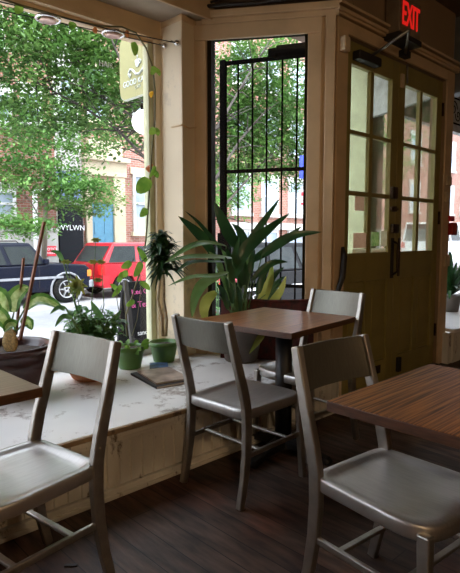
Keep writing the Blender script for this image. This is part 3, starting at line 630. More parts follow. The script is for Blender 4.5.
# --- cars
def arc(cx, cz, r, a0, a1, n=9): return [(cx+r*math.cos(a0+(a1-a0)*i/n), cz+r*math.sin(a0+(a1-a0)*i/n)) for i in range(n+1)]
def car(name, loc, paint, label, L=4.3, W=1.8, Ht=1.6, hood=1.07, belt=1.0, hl=1.15, rl=.15, wr=.36, wx=(.8, 3.45), lean=.45, rlean=.15, trim='greytrim', back=0, boxy=True, wins=3, stripe=None, rack=False):
    """+x is the nose; local x runs 0 (tail) .. L (nose)"""
    c = empty(name, loc, 0, label, 'car')
    z0 = .32
    prof = [(0.05, z0)] + [(wx[0]-wr-.05, z0)] + arc(wx[0], wr, wr+.06, PI, 0)[0:] + [(wx[1]-wr-.05, z0)] + arc(wx[1], wr, wr+.06, PI, 0) + [(L-.05, z0), (L, .5), (L-.02, hood-.16), (L-.15, hood-.06), (L-hl, hood), (L-hl-.05, belt+.0), (0.03, belt), (0, .55)]
    b = MB().prismy(prof, 0, W).build('body', paint, c, .05, seg=3)
    xb, xf = rl*.2, L-hl+.05; top0, top1 = rl+rlean, L-hl-lean; ins = .13
    P8 = [(xb, .03, belt), (xf, .03, belt), (xf, W-.03, belt), (xb, W-.03, belt), (top0, ins, Ht), (top1, ins, Ht), (top1, W-ins, Ht), (top0, W-ins, Ht)]
    MB().hexa(P8).build('cabin', paint, c, .04, seg=3)
    def lerp(a, b, t): return a+(b-a)*t
    zb, zt = belt+.05, Ht-.09
    tb, tt = (zb-belt)/(Ht-belt), (zt-belt)/(Ht-belt)
    for side in (0, 1):
        yb = lerp(.03, ins, tb); yt = lerp(.03, ins, tt); e = -.012
        def yy(t): v = lerp(.03, ins, t)+e; return v if side == 0 else W-v
        segs = []
        for k in range(wins):
            f0, f1 = k/wins+.025, (k+1)/wins-.02
            b0, b1 = lerp(xb+.1, xf-.1, f0), lerp(xb+.1, xf-.1, f1); t0, t1 = lerp(top0+.02, top1-.02, f0), lerp(top0+.02, top1-.02, f1)
            MB().add([(lerp(b0, t0, tb), yy(tb), zb), (lerp(b1, t1, tb), yy(tb), zb), (lerp(b1, t1, tt), yy(tt), zt), (lerp(b0, t0, tt), yy(tt), zt),
                      (lerp(b0, t0, tb), yy(tb)+(.02 if side == 0 else -.02), zb), (lerp(b1, t1, tb), yy(tb)+(.02 if side == 0 else -.02), zb), (lerp(b1, t1, tt), yy(tt)+(.02 if side == 0 else -.02), zt), (lerp(b0, t0, tt), yy(tt)+(.02 if side == 0 else -.02), zt)],
                     [(0, 1, 2, 3), (7, 6, 5, 4), (0, 4, 5, 1), (1, 5, 6, 2), (2, 6, 7, 3), (3, 7, 4, 0)]).build('side_window', 'carglass', c)
        y_ = -.02 if side == 0 else W-.01
        MB().box((.5, y_, belt-.35), (L-hl+.4, y_+.03, belt-.29)).build('side_moulding', trim, c)
        for k in (1, 2): xx = lerp(xb, xf, k/2*.9); MB().box((xx-.006, y_+.012, .4), (xx+.006, y_+.02, belt-.02)).build('door_seam', 'dark', c)
        for w_ in wx:
            MB().ring((w_, .02 if side == 0 else W-.02, wr), wr+.07, .035, 24, 6, 0, (0, 1, 0)).build('wheel_arch', trim, c) if boxy else None
    MB().add([(lerp(xb, top0, tb)-.012, .16, zb), (lerp(xb, top0, tb)-.012, W-.16, zb), (lerp(xb, top0, tt)-.012, W-.22, zt), (lerp(xb, top0, tt)-.012, .22, zt),
              (lerp(xb, top0, tb)+.02, .16, zb), (lerp(xb, top0, tb)+.02, W-.16, zb), (lerp(xb, top0, tt)+.02, W-.22, zt), (lerp(xb, top0, tt)+.02, .22, zt)], [(3, 2, 1, 0), (4, 5, 6, 7), (0, 1, 5, 4), (1, 2, 6, 5), (2, 3, 7, 6), (3, 0, 4, 7)]).build('rear_window', 'carglass', c)
    MB().add([(lerp(xf, top1, tb)+.012, .16, zb), (lerp(xf, top1, tb)+.012, W-.16, zb), (lerp(xf, top1, tt)+.012, W-.2, zt), (lerp(xf, top1, tt)+.012, .2, zt),
              (lerp(xf, top1, tb)-.02, .16, zb), (lerp(xf, top1, tb)-.02, W-.16, zb), (lerp(xf, top1, tt)-.02, W-.2, zt), (lerp(xf, top1, tt)-.02, .2, zt)], [(0, 1, 2, 3), (7, 6, 5, 4), (0, 4, 5, 1), (1, 5, 6, 2), (2, 6, 7, 3), (3, 7, 4, 0)]).build('windshield', 'carglass', c)
    MB().box((L-.06, -.01, .38), (L+.1, W+.01, .58)).build('front_bumper', trim if boxy else paint, c, .03)
    MB().box((-.1, -.01, .38), (.06, W+.01, .6)).build('rear_bumper', trim if boxy else paint, c, .03)
    for y0 in (-.015, W-.2): MB().box((L-.1, y0, .68), (L+.02, y0+.215, .86)).build('headlight', 'amber' if boxy else 'lens', c, .01)
    for y0 in (-.012, W-.2): MB().box((-.02, y0, belt-.3), (.1, y0+.21, belt-.02)).build('tail_light', 'redlens', c, .01)
    MB().box((-.03, W/2-.26, .62), (-.005, W/2+.26, .75)).build('number_plate', 'white', c)
    MB().box((L-hl-.15, -.16, belt+.04), (L-hl-.03, -.0, belt+.17)).build('wing_mirror', paint, c, .03)
    for w_ in wx:
        for y0, sg in ((.10, -1), (W-.10, 1)):
            t = MB(); prof_ = [(wr*.62, -.11), (wr*.9, -.11), (wr, -.07), (wr, .07), (wr*.9, .11), (wr*.62, .11)]
            n = 28; vs = [(w_+r*math.cos(2*PI*k/n), y0+yv, wr+r*math.sin(2*PI*k/n)) for r, yv in prof_ for k in range(n)]
            fs = [(i*n+k, i*n+(k+1) % n, (i+1)*n+(k+1) % n, (i+1)*n+k) for i in range(len(prof_)-1) for k in range(n)]
            ty = t.add(vs, fs, 0, True).build('tyre', 'tyre', c)
            r = MB(); r.add([(w_, y0+sg*.05, wr)]+[(w_+wr*.64*math.cos(2*PI*k/n), y0+sg*.045, wr+wr*.64*math.sin(2*PI*k/n)) for k in range(n)], [(0, 1+k, 1+(k+1) % n) for k in range(n)], 1)
            for k in range(6):
                a = 2*PI*k/6; r.bar((w_+.05*math.cos(a), y0+sg*.08, wr+.05*math.sin(a)), (w_+wr*.62*math.cos(a), y0+sg*.09, wr+wr*.62*math.sin(a)), .05, .03, 0)
            r.ring((w_, y0+sg*.09, wr), wr*.62, .025, 24, 6, 0, (0, 1, 0)); r.ring((w_, y0+sg*.08, wr), .06, .03, 12, 6, 0, (0, 1, 0))
            r.build('rim', ['rim', 'dark'], ty)
    if rack:
        for y0 in (.22, W-.24): MB().tube([(top0+.1, y0, Ht+.0), (top0+.15, y0, Ht+.05), (top1-.3, y0, Ht+.05), (top1-.25, y0, Ht)], .015).build('roof_rail', 'dark', c)
    return c
car('suv', (3.05, 13.1, SG-.02), 'carnavy', 'dark navy boxy off roader parked across the street at far left', L=4.15, Ht=1.6, hood=1.06, belt=1.02, hl=1.2, wr=.37, wx=(.75, 3.45), lean=.42, rack=True)
car('hatchback', (7.55, 13.1, SG-.02), 'carred', 'bright red car parked nose to tail ahead of the navy off roader', L=4.4, W=1.8, Ht=1.58, hood=1.0, belt=.98, hl=1.0, wr=.33, wx=(.72, 3.4), lean=.7, rlean=.3, trim='carred', boxy=False)
car('station_wagon', (6.9, 7.35, SG-.02), 'carblack', 'black car parked at the near curb behind the iron bars', L=4.6, W=1.85, Ht=1.62, hood=1.08, belt=1.02, hl=1.1, wr=.36, wx=(.85, 3.65), lean=.6, rlean=.3, trim='chrome', boxy=False)
car('van', (25.5, 11.8, SG-.02), 'carwhite', 'white van down the street seen through the right door panes', L=5.0, W=2, Ht=2.5, hood=1.35, belt=1.5, hl=.9, wr=.38, wx=(.9, 3.9), lean=.5, rlean=.05, trim='greytrim', boxy=False)

# --- trees
def tree(name, base, trunk, limbs, leaves, mleaf, mbark, label, leafsize=.1, r0=.13, seed=1, nl=8000, spread=.5):
    rnd = random.Random(seed)
    t = empty(name, base, 0, label, 'tree'); B = Vector(base)
    mb = MB(); tips = []
    tr = [Vector(p)-B for p in trunk]; mb.tube(tr, [r0*(1-.5*i/(len(tr)-1)) for i in range(len(tr))], 10)
    for lb in limbs:
        pts = [Vector(p)-B for p in lb]; mb.tube(pts, [r0*.20*(1-.8*i/(len(pts)-1))+.006 for i in range(len(pts))], 6)
        for i in range(1, len(pts)):
            for q in range(6):
                p = pts[i-1].lerp(pts[i], rnd.random()); d = Vector((rnd.uniform(-1, 1), rnd.uniform(-.8, .8), rnd.uniform(-.3, .7))).normalized()*rnd.uniform(.4, 1.1)
                mb.tube([p, p+d*.5+Vector((0, 0, .05)), p+d], [.014, .009, .004], 4); tips.append((p, p+d))
    mb.build('trunk', mbark, t)
    lf = MB(); cl = leaves; tot = sum(c[3] for c in cl)
    for (c, rad, hl, wgt) in cl:
        c = Vector(c)-B; n = int(nl*wgt/tot); k = max(1, n//26)
        for _ in range(k):
            while True:
                q = Vector((rnd.uniform(-1, 1), rnd.uniform(-1, 1), rnd.uniform(-1, 1)))
                if .15 < q.length < 1: break
            sc = c+Vector((q.x*rad[0], q.y*rad[1], q.z*rad[2])); dirv = Vector((rnd.uniform(-1, 1), rnd.uniform(-1, 1), rnd.uniform(-.25, .25))).normalized()
            ln = rnd.uniform(.4, .9)*spread*1.6
            for j in range(26):
                u = rnd.random(); p = sc+dirv*(u-.5)*ln*1.6+Vector((rnd.gauss(0, .13), rnd.gauss(0, .13), rnd.gauss(0, .055)))*spread*2
                d = (dirv*.6+Vector((rnd.uniform(-1, 1), rnd.uniform(-1, 1), rnd.uniform(-.7, .25)))).normalized(); s_ = leafsize*rnd.uniform(.6, 1.2)
                sd = d.cross(Vector((rnd.uniform(-.5, .5), rnd.uniform(-.5, .5), 1))).normalized(); nn_ = sd.cross(d)
                lf.add([p, p+d*s_*.45+sd*s_*.27+nn_*s_*.06, p+d*s_, p+d*s_*.45-sd*s_*.27+nn_*s_*.06], [(0, 1, 2, 3)])
    tag(lf.build('foliage', mleaf, t))
    return t
def A(x, y, Y): return tuple(at(x, y, Y))
tb = (5.25, 6.55, SG)
limbs = [[(5.25, 6.55, 1.9), A(145, 158, 7.2), A(118, 130, 7.6), A(80, 105, 8.0), A(35, 82, 8.4)],
         [(5.25, 6.55, 2.3), A(130, 115, 7.4), A(95, 92, 7.8), A(70, 45, 8.2)],
         [(5.25, 6.55, 2.6), A(148, 100, 6.9), A(120, 60, 7.1), A(100, 10, 7.3)],
         [(5.25, 6.55, 1.6), A(215, 180, 7.0), A(240, 140, 7.6), A(275, 100, 8.2), A(300, 60, 8.6)],
         [(5.25, 6.55, 2.2), A(222, 120, 7.0), A(245, 80, 7.4), A(270, 40, 8)],
         [(5.25, 6.55, 1.2), A(225, 205, 7.4), A(260, 165, 8.2), A(305, 130, 9)],
         [(5.25, 6.55, 2.8), (5.0, 6.8, 4.2), (4.4, 7.4, 5.6)], [(5.25, 6.55, 2.8), (6.2, 7.2, 4.5), (7.4, 8.2, 6)]]
lv = [(A(75, 60, 8.3), (1.7, .9, 1.2), 1, 4.6), (A(25, 40, 8.6), (1.6, .8, 1.2), 1, 2.8), (A(115, 90, 7.9), (1.0, .8, 1.0), 1, 2.0), (A(60, -10, 8.4), (2.2, .9, .6), 1, 1.6),
      (A(262, 95, 8.6), (1.5, .9, 1.35), 1, 8.5), (A(235, 150, 8.6), (.8, .7, .8), 1, 2.4), (A(290, 155, 9.0), (1.3, .7, .9), 1, 3.5), (A(20, 118, 8.8), (.9, .5, .4), 1, .5), (A(290, 20, 9), (2, 1, 1), 1, 1.5)]
tree('street_tree', tb, [tb, (5.23, 6.55, .8), (5.25, 6.55, 2.0), (5.25, 6.6, 3.0)], limbs, lv, 'treeleaf', 'bark', 'tall street tree on the near pavement spreading over the top of both windows', .115, .13, 3, 38000, .45)
b2 = at(43, 290, 15.6); b2 = (b2.x, 15.6, SG+.05)
limbs = [[A(46, 230, 15.6), A(30, 200, 15.3), A(5, 170, 15)], [A(47, 210, 15.6), A(70, 185, 15.2), A(100, 190, 15)], [A(47, 180, 15.6), A(20, 140, 15.3)], [A(47, 175, 15.6), A(75, 140, 15.3), A(95, 150, 15)], [A(47, 165, 15.6), A(47, 110, 15.4)]]
lv = [(A(30, 175, 15.0), (2.0, .9, .65), 1, 3), (A(80, 195, 14.8), (1.5, .8, .6), 1, 2.3), (A(20, 225, 14.6), (1.1, .6, .25), 1, 1.2), (A(60, 130, 15.2), (1.9, 1, .9), 1, 2.6), (A(5, 130, 15), (1.2, .8, .9), 1, 1.2), (A(110, 130, 14.8), (1.1, .7, .5), 1, .6), (A(40, 60, 15), (3, 1, 2), 1, 3)]
tree('young_street_tree', b2, [b2, A(45, 230, 15.6), A(47, 165, 15.6)], limbs, lv, 'treeleaf2', 'bark2', 'slender bright green tree on the far pavement behind the navy off roader', .15, .10, 5, 17000, .7)
for i, (x, Y, s, lab, cat) in enumerate(((14.8, 15.9, .8, 'leafy tree on the far pavement seen low through the barred window', 't'), (26.5, 15.7, 1.35, 'leafy tree before the pale rowhouse standing in for a dark reflection in the doors', 't'), (17.0, 5.6, 1.2, 'leafy tree on the near pavement seen beyond the right display window', 't'))):  # second tree stands in for the dark room reflected in the door panes
    b3 = (x, Y, SG+(.05 if Y > 15 else 0))
    lv = [((x, Y-.3, 4.6*s), (2.3*s, 1.3, 1.7*s), 1, 3), ((x-1, Y-.4, 3.2*s), (1.5, 1, .8), 1, 1.2)]
    tree('leafy_tree', b3, [b3, (x, Y, 1.5), (x+.1, Y, 3.2)], [[(x, Y, 2), (x-1.2, Y, 3.4), (x-2, Y-.2, 4.5)], [(x, Y, 2.2), (x+1, Y-.2, 3.8), (x+1.8, Y, 5)], [(x, Y, 3), (x, Y-.3, 5)]], lv, 'treeleaf2' if i < 2 else 'treeleaf', 'bark', lab, .18, .12, 11+i, 3800, .7)

# --- hanging sign
XS = 2.9; ya, yb_ = 4.58, 3.96; zt, zb = 3.13, 2.55
sg = empty('hanging_sign', (XS, (ya+yb_)/2, zb), label='olive hanging sign with a cup logo outside the top of the left window', cat='sign')
pr = []; w2_, h_, rr = (ya-yb_)/2, zt-zb, .09
for cx, cz, a0 in ((w2_-rr, rr, -PI/2), (w2_-rr, h_-rr, 0), (-w2_+rr, h_-rr, PI/2), (-w2_+rr, rr, PI)):
    for i in range(6): a = a0+PI/2*i/5; pr.append((cx+rr*math.cos(a), cz+rr*math.sin(a)))
n = len(pr); vs = [(-.015, y, z) for y, z in pr]+[(.015, y, z) for y, z in pr]
MB().add(vs, [tuple(range(n)), tuple(range(n, 2*n))[::-1]]+[(i, n+i, n+(i+1) % n, (i+1) % n) for i in range(n)]).build('board', 'olive', sg)
MB().tube([(0, y, z) for y, z in pr]+[(0, pr[0][0], pr[0][1])], .014, 6).build('edge_trim', 'olivelight', sg)
Rm = Matrix(((0, 0, -1, 0), (-1, 0, 0, 0), (0, 1, 0, 0), (0, 0, 0, 1)))     # text x -> -Y, text y -> Z, facing -X
text('GOOD KARMA', .074, 'lettering', 'signwhite', sg, Matrix.Translation((-.018, 0, .135)) @ Rm, .002)
text('CAFE', .042, 'lettering', 'olivelight', sg, Matrix.Translation((-.018, 0, .08)) @ Rm, .002)
lg = MB()
def sp(y, z): return (-.02, -y, z)
lg.tube([sp(-.02, .55), sp(.0, .50), sp(-.015, .46), sp(.01, .43), sp(0, .40)], .006, 6)
lg.lathe([(.001, -.045), (.03, -.035), (.045, 0), (.05, .03), (.04, .035), (.001, .035)], 20, sp(0, .365), sx=.15)
lg.ring(sp(.055, .37), .018, .006, 16, 6, 0, (1, 0, 0))
lg.tube([sp(-.15, .235), sp(-.19, .28), sp(-.15, .325), sp(-.10, .31), sp(-.03, .25), sp(.04, .245), sp(.11, .28), sp(.15, .34), sp(.19, .31), sp(.16, .27), sp(.10, .275)], .011, 6)
lg.tube([sp(-.19, .28), sp(-.14, .27), sp(-.15, .235)], .009, 6)
lg.v = [(x, y*.8, z*.85-.015) for x, y, z in lg.v]; lg.build('logo', 'signwhite', sg)
MB().bar((0, -w2_, h_+.08), (0, w2_, h_+.08), .025, .025).bar((0, -w2_, h_+.08), (0, YA+.1-(ya+yb_)/2, h_+.08), .025, .025).tube([(0, w2_*.7, h_), (0, w2_*.7, h_+.08)], .006).tube([(0, -w2_*.7, h_), (0, -w2_*.7, h_+.08)], .006).build('bracket', 'iron', sg)
# glowing globe added in place of a pendant's reflection in the glass
g = at(144, 122, 4.3); gl = empty('globe_reflection', tuple(g), label='white globe added outside behind the vine for the reflection of a pendant', cat='lamp')
MB().sphere((0, 0, 0), .115, 24).build('globe', 'globe', gl); MB().tube([(0, 0, .1), (0, 0, .17)], .03).tube([(0, 0, .17), (0, 0, 1.35)], .008).build('stem', 'iron', gl)
# decal lettering
p = at(106.5, 64.5, YA-.01); o = text('HAIR', .05, 'window_lettering', 'white', None, Matrix.Translation((p.x, YA-.006, p.z)) @ Matrix.Rotation(PI/2, 4, 'X'), .001)
tag(o, 'small white lettering on the glass left of the hanging sign', 'lettering')

# --- A-frame chalkboard
p = at(154, 300, 5.1); cb = empty('sandwich_board', (p.x, 5.1, SG), 0, 'black chalkboard sandwich sign with pink writing on the pavement behind the green pots', 'sign')
W2 = .26; Hc = 1.2
MB().hexa([(-W2, -.02, .02), (W2, -.02, .02), (W2, .02, .02), (-W2, .02, .02), (-W2, .20, Hc), (W2, .20, Hc), (W2, .24, Hc), (-W2, .24, Hc)]).build('front_board', 'chalk', cb)
MB().hexa([(-W2, .46, .02), (W2, .46, .02), (W2, .50, .02), (-W2, .50, .02), (-W2, .245, Hc), (W2, .245, Hc), (W2, .285, Hc), (-W2, .285, Hc)]).build('rear_board', 'chalk', cb)
MB().bar((-W2, -.02, 0), (-W2, .21, Hc+.02), .04, .05).bar((W2, -.02, 0), (W2, .21, Hc+.02), .04, .05).build('frame', 'dark', cb)
tl = math.atan2(.22, Hc-.02)
def cbm(x, z): return Matrix.Translation((x, -.026+z/Hc*.22, z)) @ Matrix.Rotation(PI/2-tl, 4, 'X')
text('Iced Coffee', .085, 'writing', 'pink', cb, cbm(-.0, 1.08), .001); text('& Tea', .10, 'writing', 'pink', cb, cbm(-.1, .93), .001)
text('Fresh', .10, 'writing', 'cyan', cb, cbm(.1, .80), .001); text('sandwiches', .08, 'writing', 'white', cb, cbm(0, .60), .001); text('soup', .10, 'writing', 'white', cb, cbm(.05, .44), .001)

# --- iron gate outside the barred window
g0 = at(222, 200, 3.95); gdir = Vector((math.cos(math.radians(-62)), math.sin(math.radians(-62)), 0))
p222 = Vector((g0.x, g0.y, 0)); 
def gate_u(px):
    r = ray(px, 237); # intersection of the viewing ray with the gate's plane
    n = Vector((-gdir.y, gdir.x)); t = (n.x*p222.x+n.y*p222.y)/(n.x*r[0]+n.y*r[1]); q = Vector((r[0]*t, r[1]*t, 0))-p222; return q.dot(gdir)
gt = empty('iron_gate', (p222.x, p222.y, -.03), math.atan2(gdir.y, gdir.x), 'black iron security gate of upright bars outside the angled window', 'gate')
zt_ = at(222, 61, g0.y).z+.03
us = [gate_u(x) for x in (223.5, 238, 252, 266, 281, 295.5, 310)]
MB().box((us[0]-.03, -.03, .03), (us[0]+.03, .03, zt_)).build('post', 'iron', gt, .004)
for u in us[1:]: MB().tube([(u, 0, .12), (u, 0, zt_-.02)], .009, 8).build('bar', 'iron', gt)
for z in (.14, .78, 1.91, zt_-.03): MB().box((us[0], -.018, z-.016), (us[-1]+.02, .018, z+.016)).build('rail', 'iron', gt)
MB().box((us[0]-.05, -.045, .9), (us[0]+.07, .045, 1.3)).build('lock_box', 'iron', gt, .005)
MB().box((us[3]+.02, -.05, zt_-.03), (us[3]+.10, .05, zt_+.05)).box((us[3]+.1, -.05, zt_), (us[-1]-.02, .05, zt_+.07)).build('top_track', 'iron', gt, .004)
# parking sign
p = at(307, 200, 6.7); ps = empty('parking_sign', (p.x, 6.7, SG), math.radians(-50), 'white and red parking sign on a thin pole behind the iron gate', 'sign')
MB().tube([(0, 0, 0), (0, 0, 2.5)], .025).build('pole', 'steel', ps)
z_ = at(307, 190, 6.7).z-SG; MB().box((-.15, -.04, z_-.48), (.15, -.03, z_)).build('plate', 'white', ps)
MB().box((-.12, -.045, z_-.12), (.12, -.041, z_-.04)).box((-.12, -.045, z_-.30), (.12, -.041, z_-.25)).build('red_bands', 'signred', ps)
text('2 HR', .10, 'lettering', 'signred', ps, Matrix.Translation((0, -.045, z_-.19)) @ Matrix.Rotation(PI/2, 4, 'X'), .002)
p = at(304, 160, 7.0); MBo = MB().box((-.16, -.02, -.2), (.16, .0, .25)).build('plate', 'bluesign', ps); MBo.location = (0, -.03, at(304, 168, 6.7).z-SG)
# low pink flowers outside
fl = empty('flowering_plant', (at(218, 270, 5.2).x, 5.2, SG), 0, 'pink flowering plant outside behind the iron gate', 'plant')
m1 = MB(); m2 = MB(); m3 = MB().lathe([(.001, 0), (.14, 0), (.18, .3), (.19, .32), (.16, .32), (.001, .3)], 20)
for i in range(60):
    a = random.uniform(0, 2*PI); r = random.uniform(.0, .28); z = random.uniform(.35, 1.35); q = Vector((r*math.cos(a), r*math.sin(a), z)); d = Vector((math.cos(a), math.sin(a), .3))
    m1.leaf([q, q+d*.06, q+d*.12-Vector((0, 0, .02))], .05)
    if i % 3 == 0: m2.sphere(q+d*.05, .022, 8)
for i in range(7): a = i; m1.tube([(0, 0, .3), (.1*math.cos(a), .1*math.sin(a), .8), (.2*math.cos(a), .2*math.sin(a), 1.3)], .006, 5)
m1.build('foliage', 'shrub', fl); m2.build('blossoms', 'floret', fl); m3.build('pot', 'potgrey', fl)

# ============================================================ CHAIRS
def make_chair():
    r = empty('cafe_chair')
    for s in (-1, 1):
        pts = [(-.108, s*.176, .862), (-.085, s*.179, .77), (-.055, s*.182, .66), (-.022, s*.185, .55), (-.002, s*.187, .46), (.002, s*.188, .36), (-.004, s*.19, .24), (-.022, s*.192, .12), (-.05, s*.194, 0)]
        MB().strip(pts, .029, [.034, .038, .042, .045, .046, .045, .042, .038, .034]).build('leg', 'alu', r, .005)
        pts = [(.395, s*.188, .43), (.402, s*.192, .25), (.42, s*.197, 0)]
        MB().strip(pts, .030, [.04, .034, .028]).build('leg', 'alu', r, .005)
        MB().bar((-.004, s*.190, .235), (.405, s*.192, .235), .016, .024).build('stretcher', 'alu', r, .004)
    for x in (.10, .31): MB().bar((x, -.190, .235), (x, .190, .235), .022, .013).build('stretcher', 'alu', r, .003)
    # seat
    n = 64; cx, hx = .198, .222
    def outl(t, k):
        c_, s_ = math.cos(t), math.sin(t); e = 2/4.6
        e = e if c_ > 0 else 2/9.0; x = abs(c_)**e*(1 if c_ > 0 else -1); y = abs(s_)**e*(1 if s_ > 0 else -1)
        X = cx+hx*x*k; return X, y*k*(.194+.020*(X/.42))
    rings = [0.02, .2, .4, .55, .68, .77, .83, .87, .90, .95, .985, 1.0]
    def zf(x, y, k):
        fr = max(0, min(1, (x-.22)/.18)); d = .013*(1-fr*.85)
        tt = max(0, min(1, (.90-k)/.12)); z = .450-d*(tt*tt*(3-2*tt))
        z += .010*fr*math.exp(-(y/.05)**2)*tt
        if x > .36: z -= ((x-.36)/.06)**2*.006
        return z
    vs = []; fs = []
    for k in rings:
        for i in range(n):
            x, y = outl(2*PI*i/n, k); z = zf(x, y, k)-(0.003 if k == 1.0 else 0); vs.append((x, y, z))
    for (k, dz) in ((1.006, -.010), (1.004, -.042), (.985, -.047), (.95, -.045), (.94, -.02)):
        for i in range(n):
            x, y = outl(2*PI*i/n, k); vs.append((x, y, zf(x, y, 1)+dz))
    R_ = len(rings)+5
    for j in range(R_-1):
        for i in range(n): fs.append((j*n+i, j*n+(i+1) % n, (j+1)*n+(i+1) % n, (j+1)*n+i))
    fs.append(tuple(range(n))[::-1]); fs.append(tuple(range((R_-1)*n, R_*n)))
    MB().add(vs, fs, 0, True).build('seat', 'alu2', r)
    # back panel
    vs = []; fs = []; ny, nz = 16, 4
    for side in (0, 1):
        for j in range(nz+1):
            z = .712+.147*j/nz; xb_ = -.055-(z-.66)/.202*.053
            for i in range(ny+1):
                y = -.17+.34*i/ny; bow = .020*(1-(y/.17)**2)
                vs.append((xb_-bow+(.006 if side else -.006), y, z))
    W_ = (ny+1)*(nz+1)
    for j in range(nz):
        for i in range(ny):
            a = j*(ny+1)+i; fs.append((a, a+ny+1, a+ny+2, a+1)); fs.append((W_+a, W_+a+1, W_+a+ny+2, W_+a+ny+1))
    for i in range(ny): fs.append((i, i+1, W_+i+1, W_+i)); a = nz*(ny+1)+i; fs.append((a+1, a, W_+a, W_+a+1))
    for j in range(nz): a = j*(ny+1); fs.append((a+ny+1, a, W_+a, W_+a+ny+1)); b = a+ny; fs.append((b, b+ny+1, W_+b+ny+1, W_+b))
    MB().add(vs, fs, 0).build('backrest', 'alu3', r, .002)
    return r
CH = [((1.648, 1.815), 2.5, 1.0, 'brushed metal chair in the middle facing the small square table on the pedestal'),
      ((.845, 1.77), 189, 1.0, 'brushed metal chair at far left with its seat under the left table'),
      ((1.54, .99), 264.5, 1.0, 'brushed metal chair at lower right tucked under the large striped table'),
      ((2.66, 1.925), 180, 1.035, 'brushed metal chair behind the small square table nearest the doors')]
ch0 = make_chair()
for i, ((x, y), a, s, lab) in enumerate(CH):
    c = ch0 if i == 0 else copy_tree(ch0)
    c.location = (x, y, 0); c.rotation_euler = (0, 0, math.radians(a)); c.scale = (s, s, s); tag(c, lab, 'chair', 'metal chairs at the cafe tables')

# ============================================================ TABLES
def table(name, loc, rz, hx, hy, mt, label, col=(0, 0), zt=.75, th=.032):
    t = empty(name, (*loc, 0), math.radians(rz), label, 'table', 'cafe tables')
    top = MB().box((-hx, -hy, zt-th), (hx, hy, zt)); o = top.build('tabletop', [mt, 'tabedge'], t, .003)
    for p in o.data.polygons:
        if abs(p.normal.z) < .5: p.material_index = 1
    cx, cy = col
    MB().tube([(cx, cy, .06), (cx, cy, zt-th-.012)], .048, 24).lathe([(.049, .06), (.062, .055), (.068, .03)], 24, (cx, cy, 0)).build('column', 'black', t)
    MB().box((cx-.13, cy-.13, zt-th-.012), (cx+.13, cy+.13, zt-th)).build('mounting_plate', 'black', t, .004)
    f = MB()
    for k in range(4):
        a = PI/4+k*PI/2 if False else k*PI/2; d = Vector((math.cos(a), math.sin(a), 0)); sd = Vector((-d.y, d.x, 0)); vs = []
        for q, w, z0, z1 in ((.0, .05, .03, .085), (.08, .042, .035, .075), (.2, .034, .025, .055), (.29, .03, .0, .035), (.31, .026, .0, .02)):
            c_ = Vector((cx, cy, 0))+d*q
            vs += [c_-sd*w+Vector((0, 0, z0)), c_+sd*w+Vector((0, 0, z0)), c_+sd*w*.8+Vector((0, 0, z1)), c_-sd*w*.8+Vector((0, 0, z1))]
        fs = [(i*4+j, i*4+(j+1) % 4, (i+1)*4+(j+1) % 4, (i+1)*4+j) for i in range(4) for j in range(4)]+[(3, 2, 1, 0), (16, 17, 18, 19)]
        f.add(vs, fs)
    f.build('base', 'black', t, .006)
    return t
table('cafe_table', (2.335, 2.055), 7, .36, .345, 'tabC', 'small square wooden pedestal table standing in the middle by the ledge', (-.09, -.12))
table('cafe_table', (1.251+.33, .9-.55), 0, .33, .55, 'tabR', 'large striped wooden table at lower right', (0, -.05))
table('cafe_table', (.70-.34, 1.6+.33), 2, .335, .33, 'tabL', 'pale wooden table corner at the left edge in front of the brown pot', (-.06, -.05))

# ============================================================ PLANTS ON THE LEDGE
def pot(root, prof, m_, n=48, soil=None, name='pot'):
    MB().lathe(prof, n).build(name, m_, root)
    if soil: MB().lathe([(soil[0], soil[1]), (soil[0]*.6, soil[1]+.006), (.001, soil[1]+.008)], 32).build('soil', 'soil', root)
# dark brown pot
pc = Vector((1.125, 3.03, ZL))
bp = empty('potted_dieffenbachia', pc, 0, 'dark brown glazed pot with mottled broad leaves and brown stakes at the left', 'potted plant')
pot(bp, [(.001, .0), (.155, 0), (.165, .01), (.19, .06), (.222, .15), (.228, .20), (.218, .235), (.228, .25), (.246, .262), (.250, .275), (.242, .285), (.228, .282), (.215, .262), (.21, .22), (.001, .21)], 'potbrown', 64, (.21, .235))
MB().ring((.228, .0, .225), .026, .011, 16, 8, 0, (0, 1, .3)).build('handle', 'potbrown', bp)
def loc(root, x, y, Y): return at(x, y, Y)-root.location
lf = MB(); st = MB()
def leafpx(mb, root, pts, w, up=(0, 0, 1), fold=.25, stem=None, smb=None, base=None, **k):
    P_ = [loc(root, *p) for p in pts]
    if root.name.startswith('potted_dief'): k['mid'] = 1
    mb.leaf(P_, w, up, fold, **k)
    if smb is not None:
        b = Vector(base if base is not None else (0, 0, .22)); s0 = P_[0]; mid = b.lerp(s0, .6)+Vector((0, 0, .03)); smb.tube([b, mid, s0], [.007, .006, .004], 6)
VW = (-FW[0], -FW[1], .35)      # direction towards the room, for leaves that show their faces
dz = (0, 0, .22)
leafpx(lf, bp, [(24, 310, 3.05), (38, 300, 3.0), (52, 303, 2.98), (65, 311, 2.97)], .095, (-.3, -.6, .8), smb=st, base=dz)
leafpx(lf, bp, [(14, 312, 3.08), (14, 300, 3.08), (22, 290, 3.07), (30, 288, 3.06)], .10, VW, smb=st, base=dz)
leafpx(lf, bp, [(8, 312, 3.1), (2, 298, 3.1), (-8, 293, 3.1), (-20, 296, 3.1)], .10, VW, smb=st, base=dz)
leafpx(lf, bp, [(10, 330, 2.98), (3, 318, 2.97), (-4, 312, 2.97), (-12, 318, 2.97)], .085, VW, smb=st, base=dz)
leafpx(lf, bp, [(16, 326, 2.95), (10, 325, 2.92), (4, 332, 2.9)], .07, VW, smb=st, base=dz)
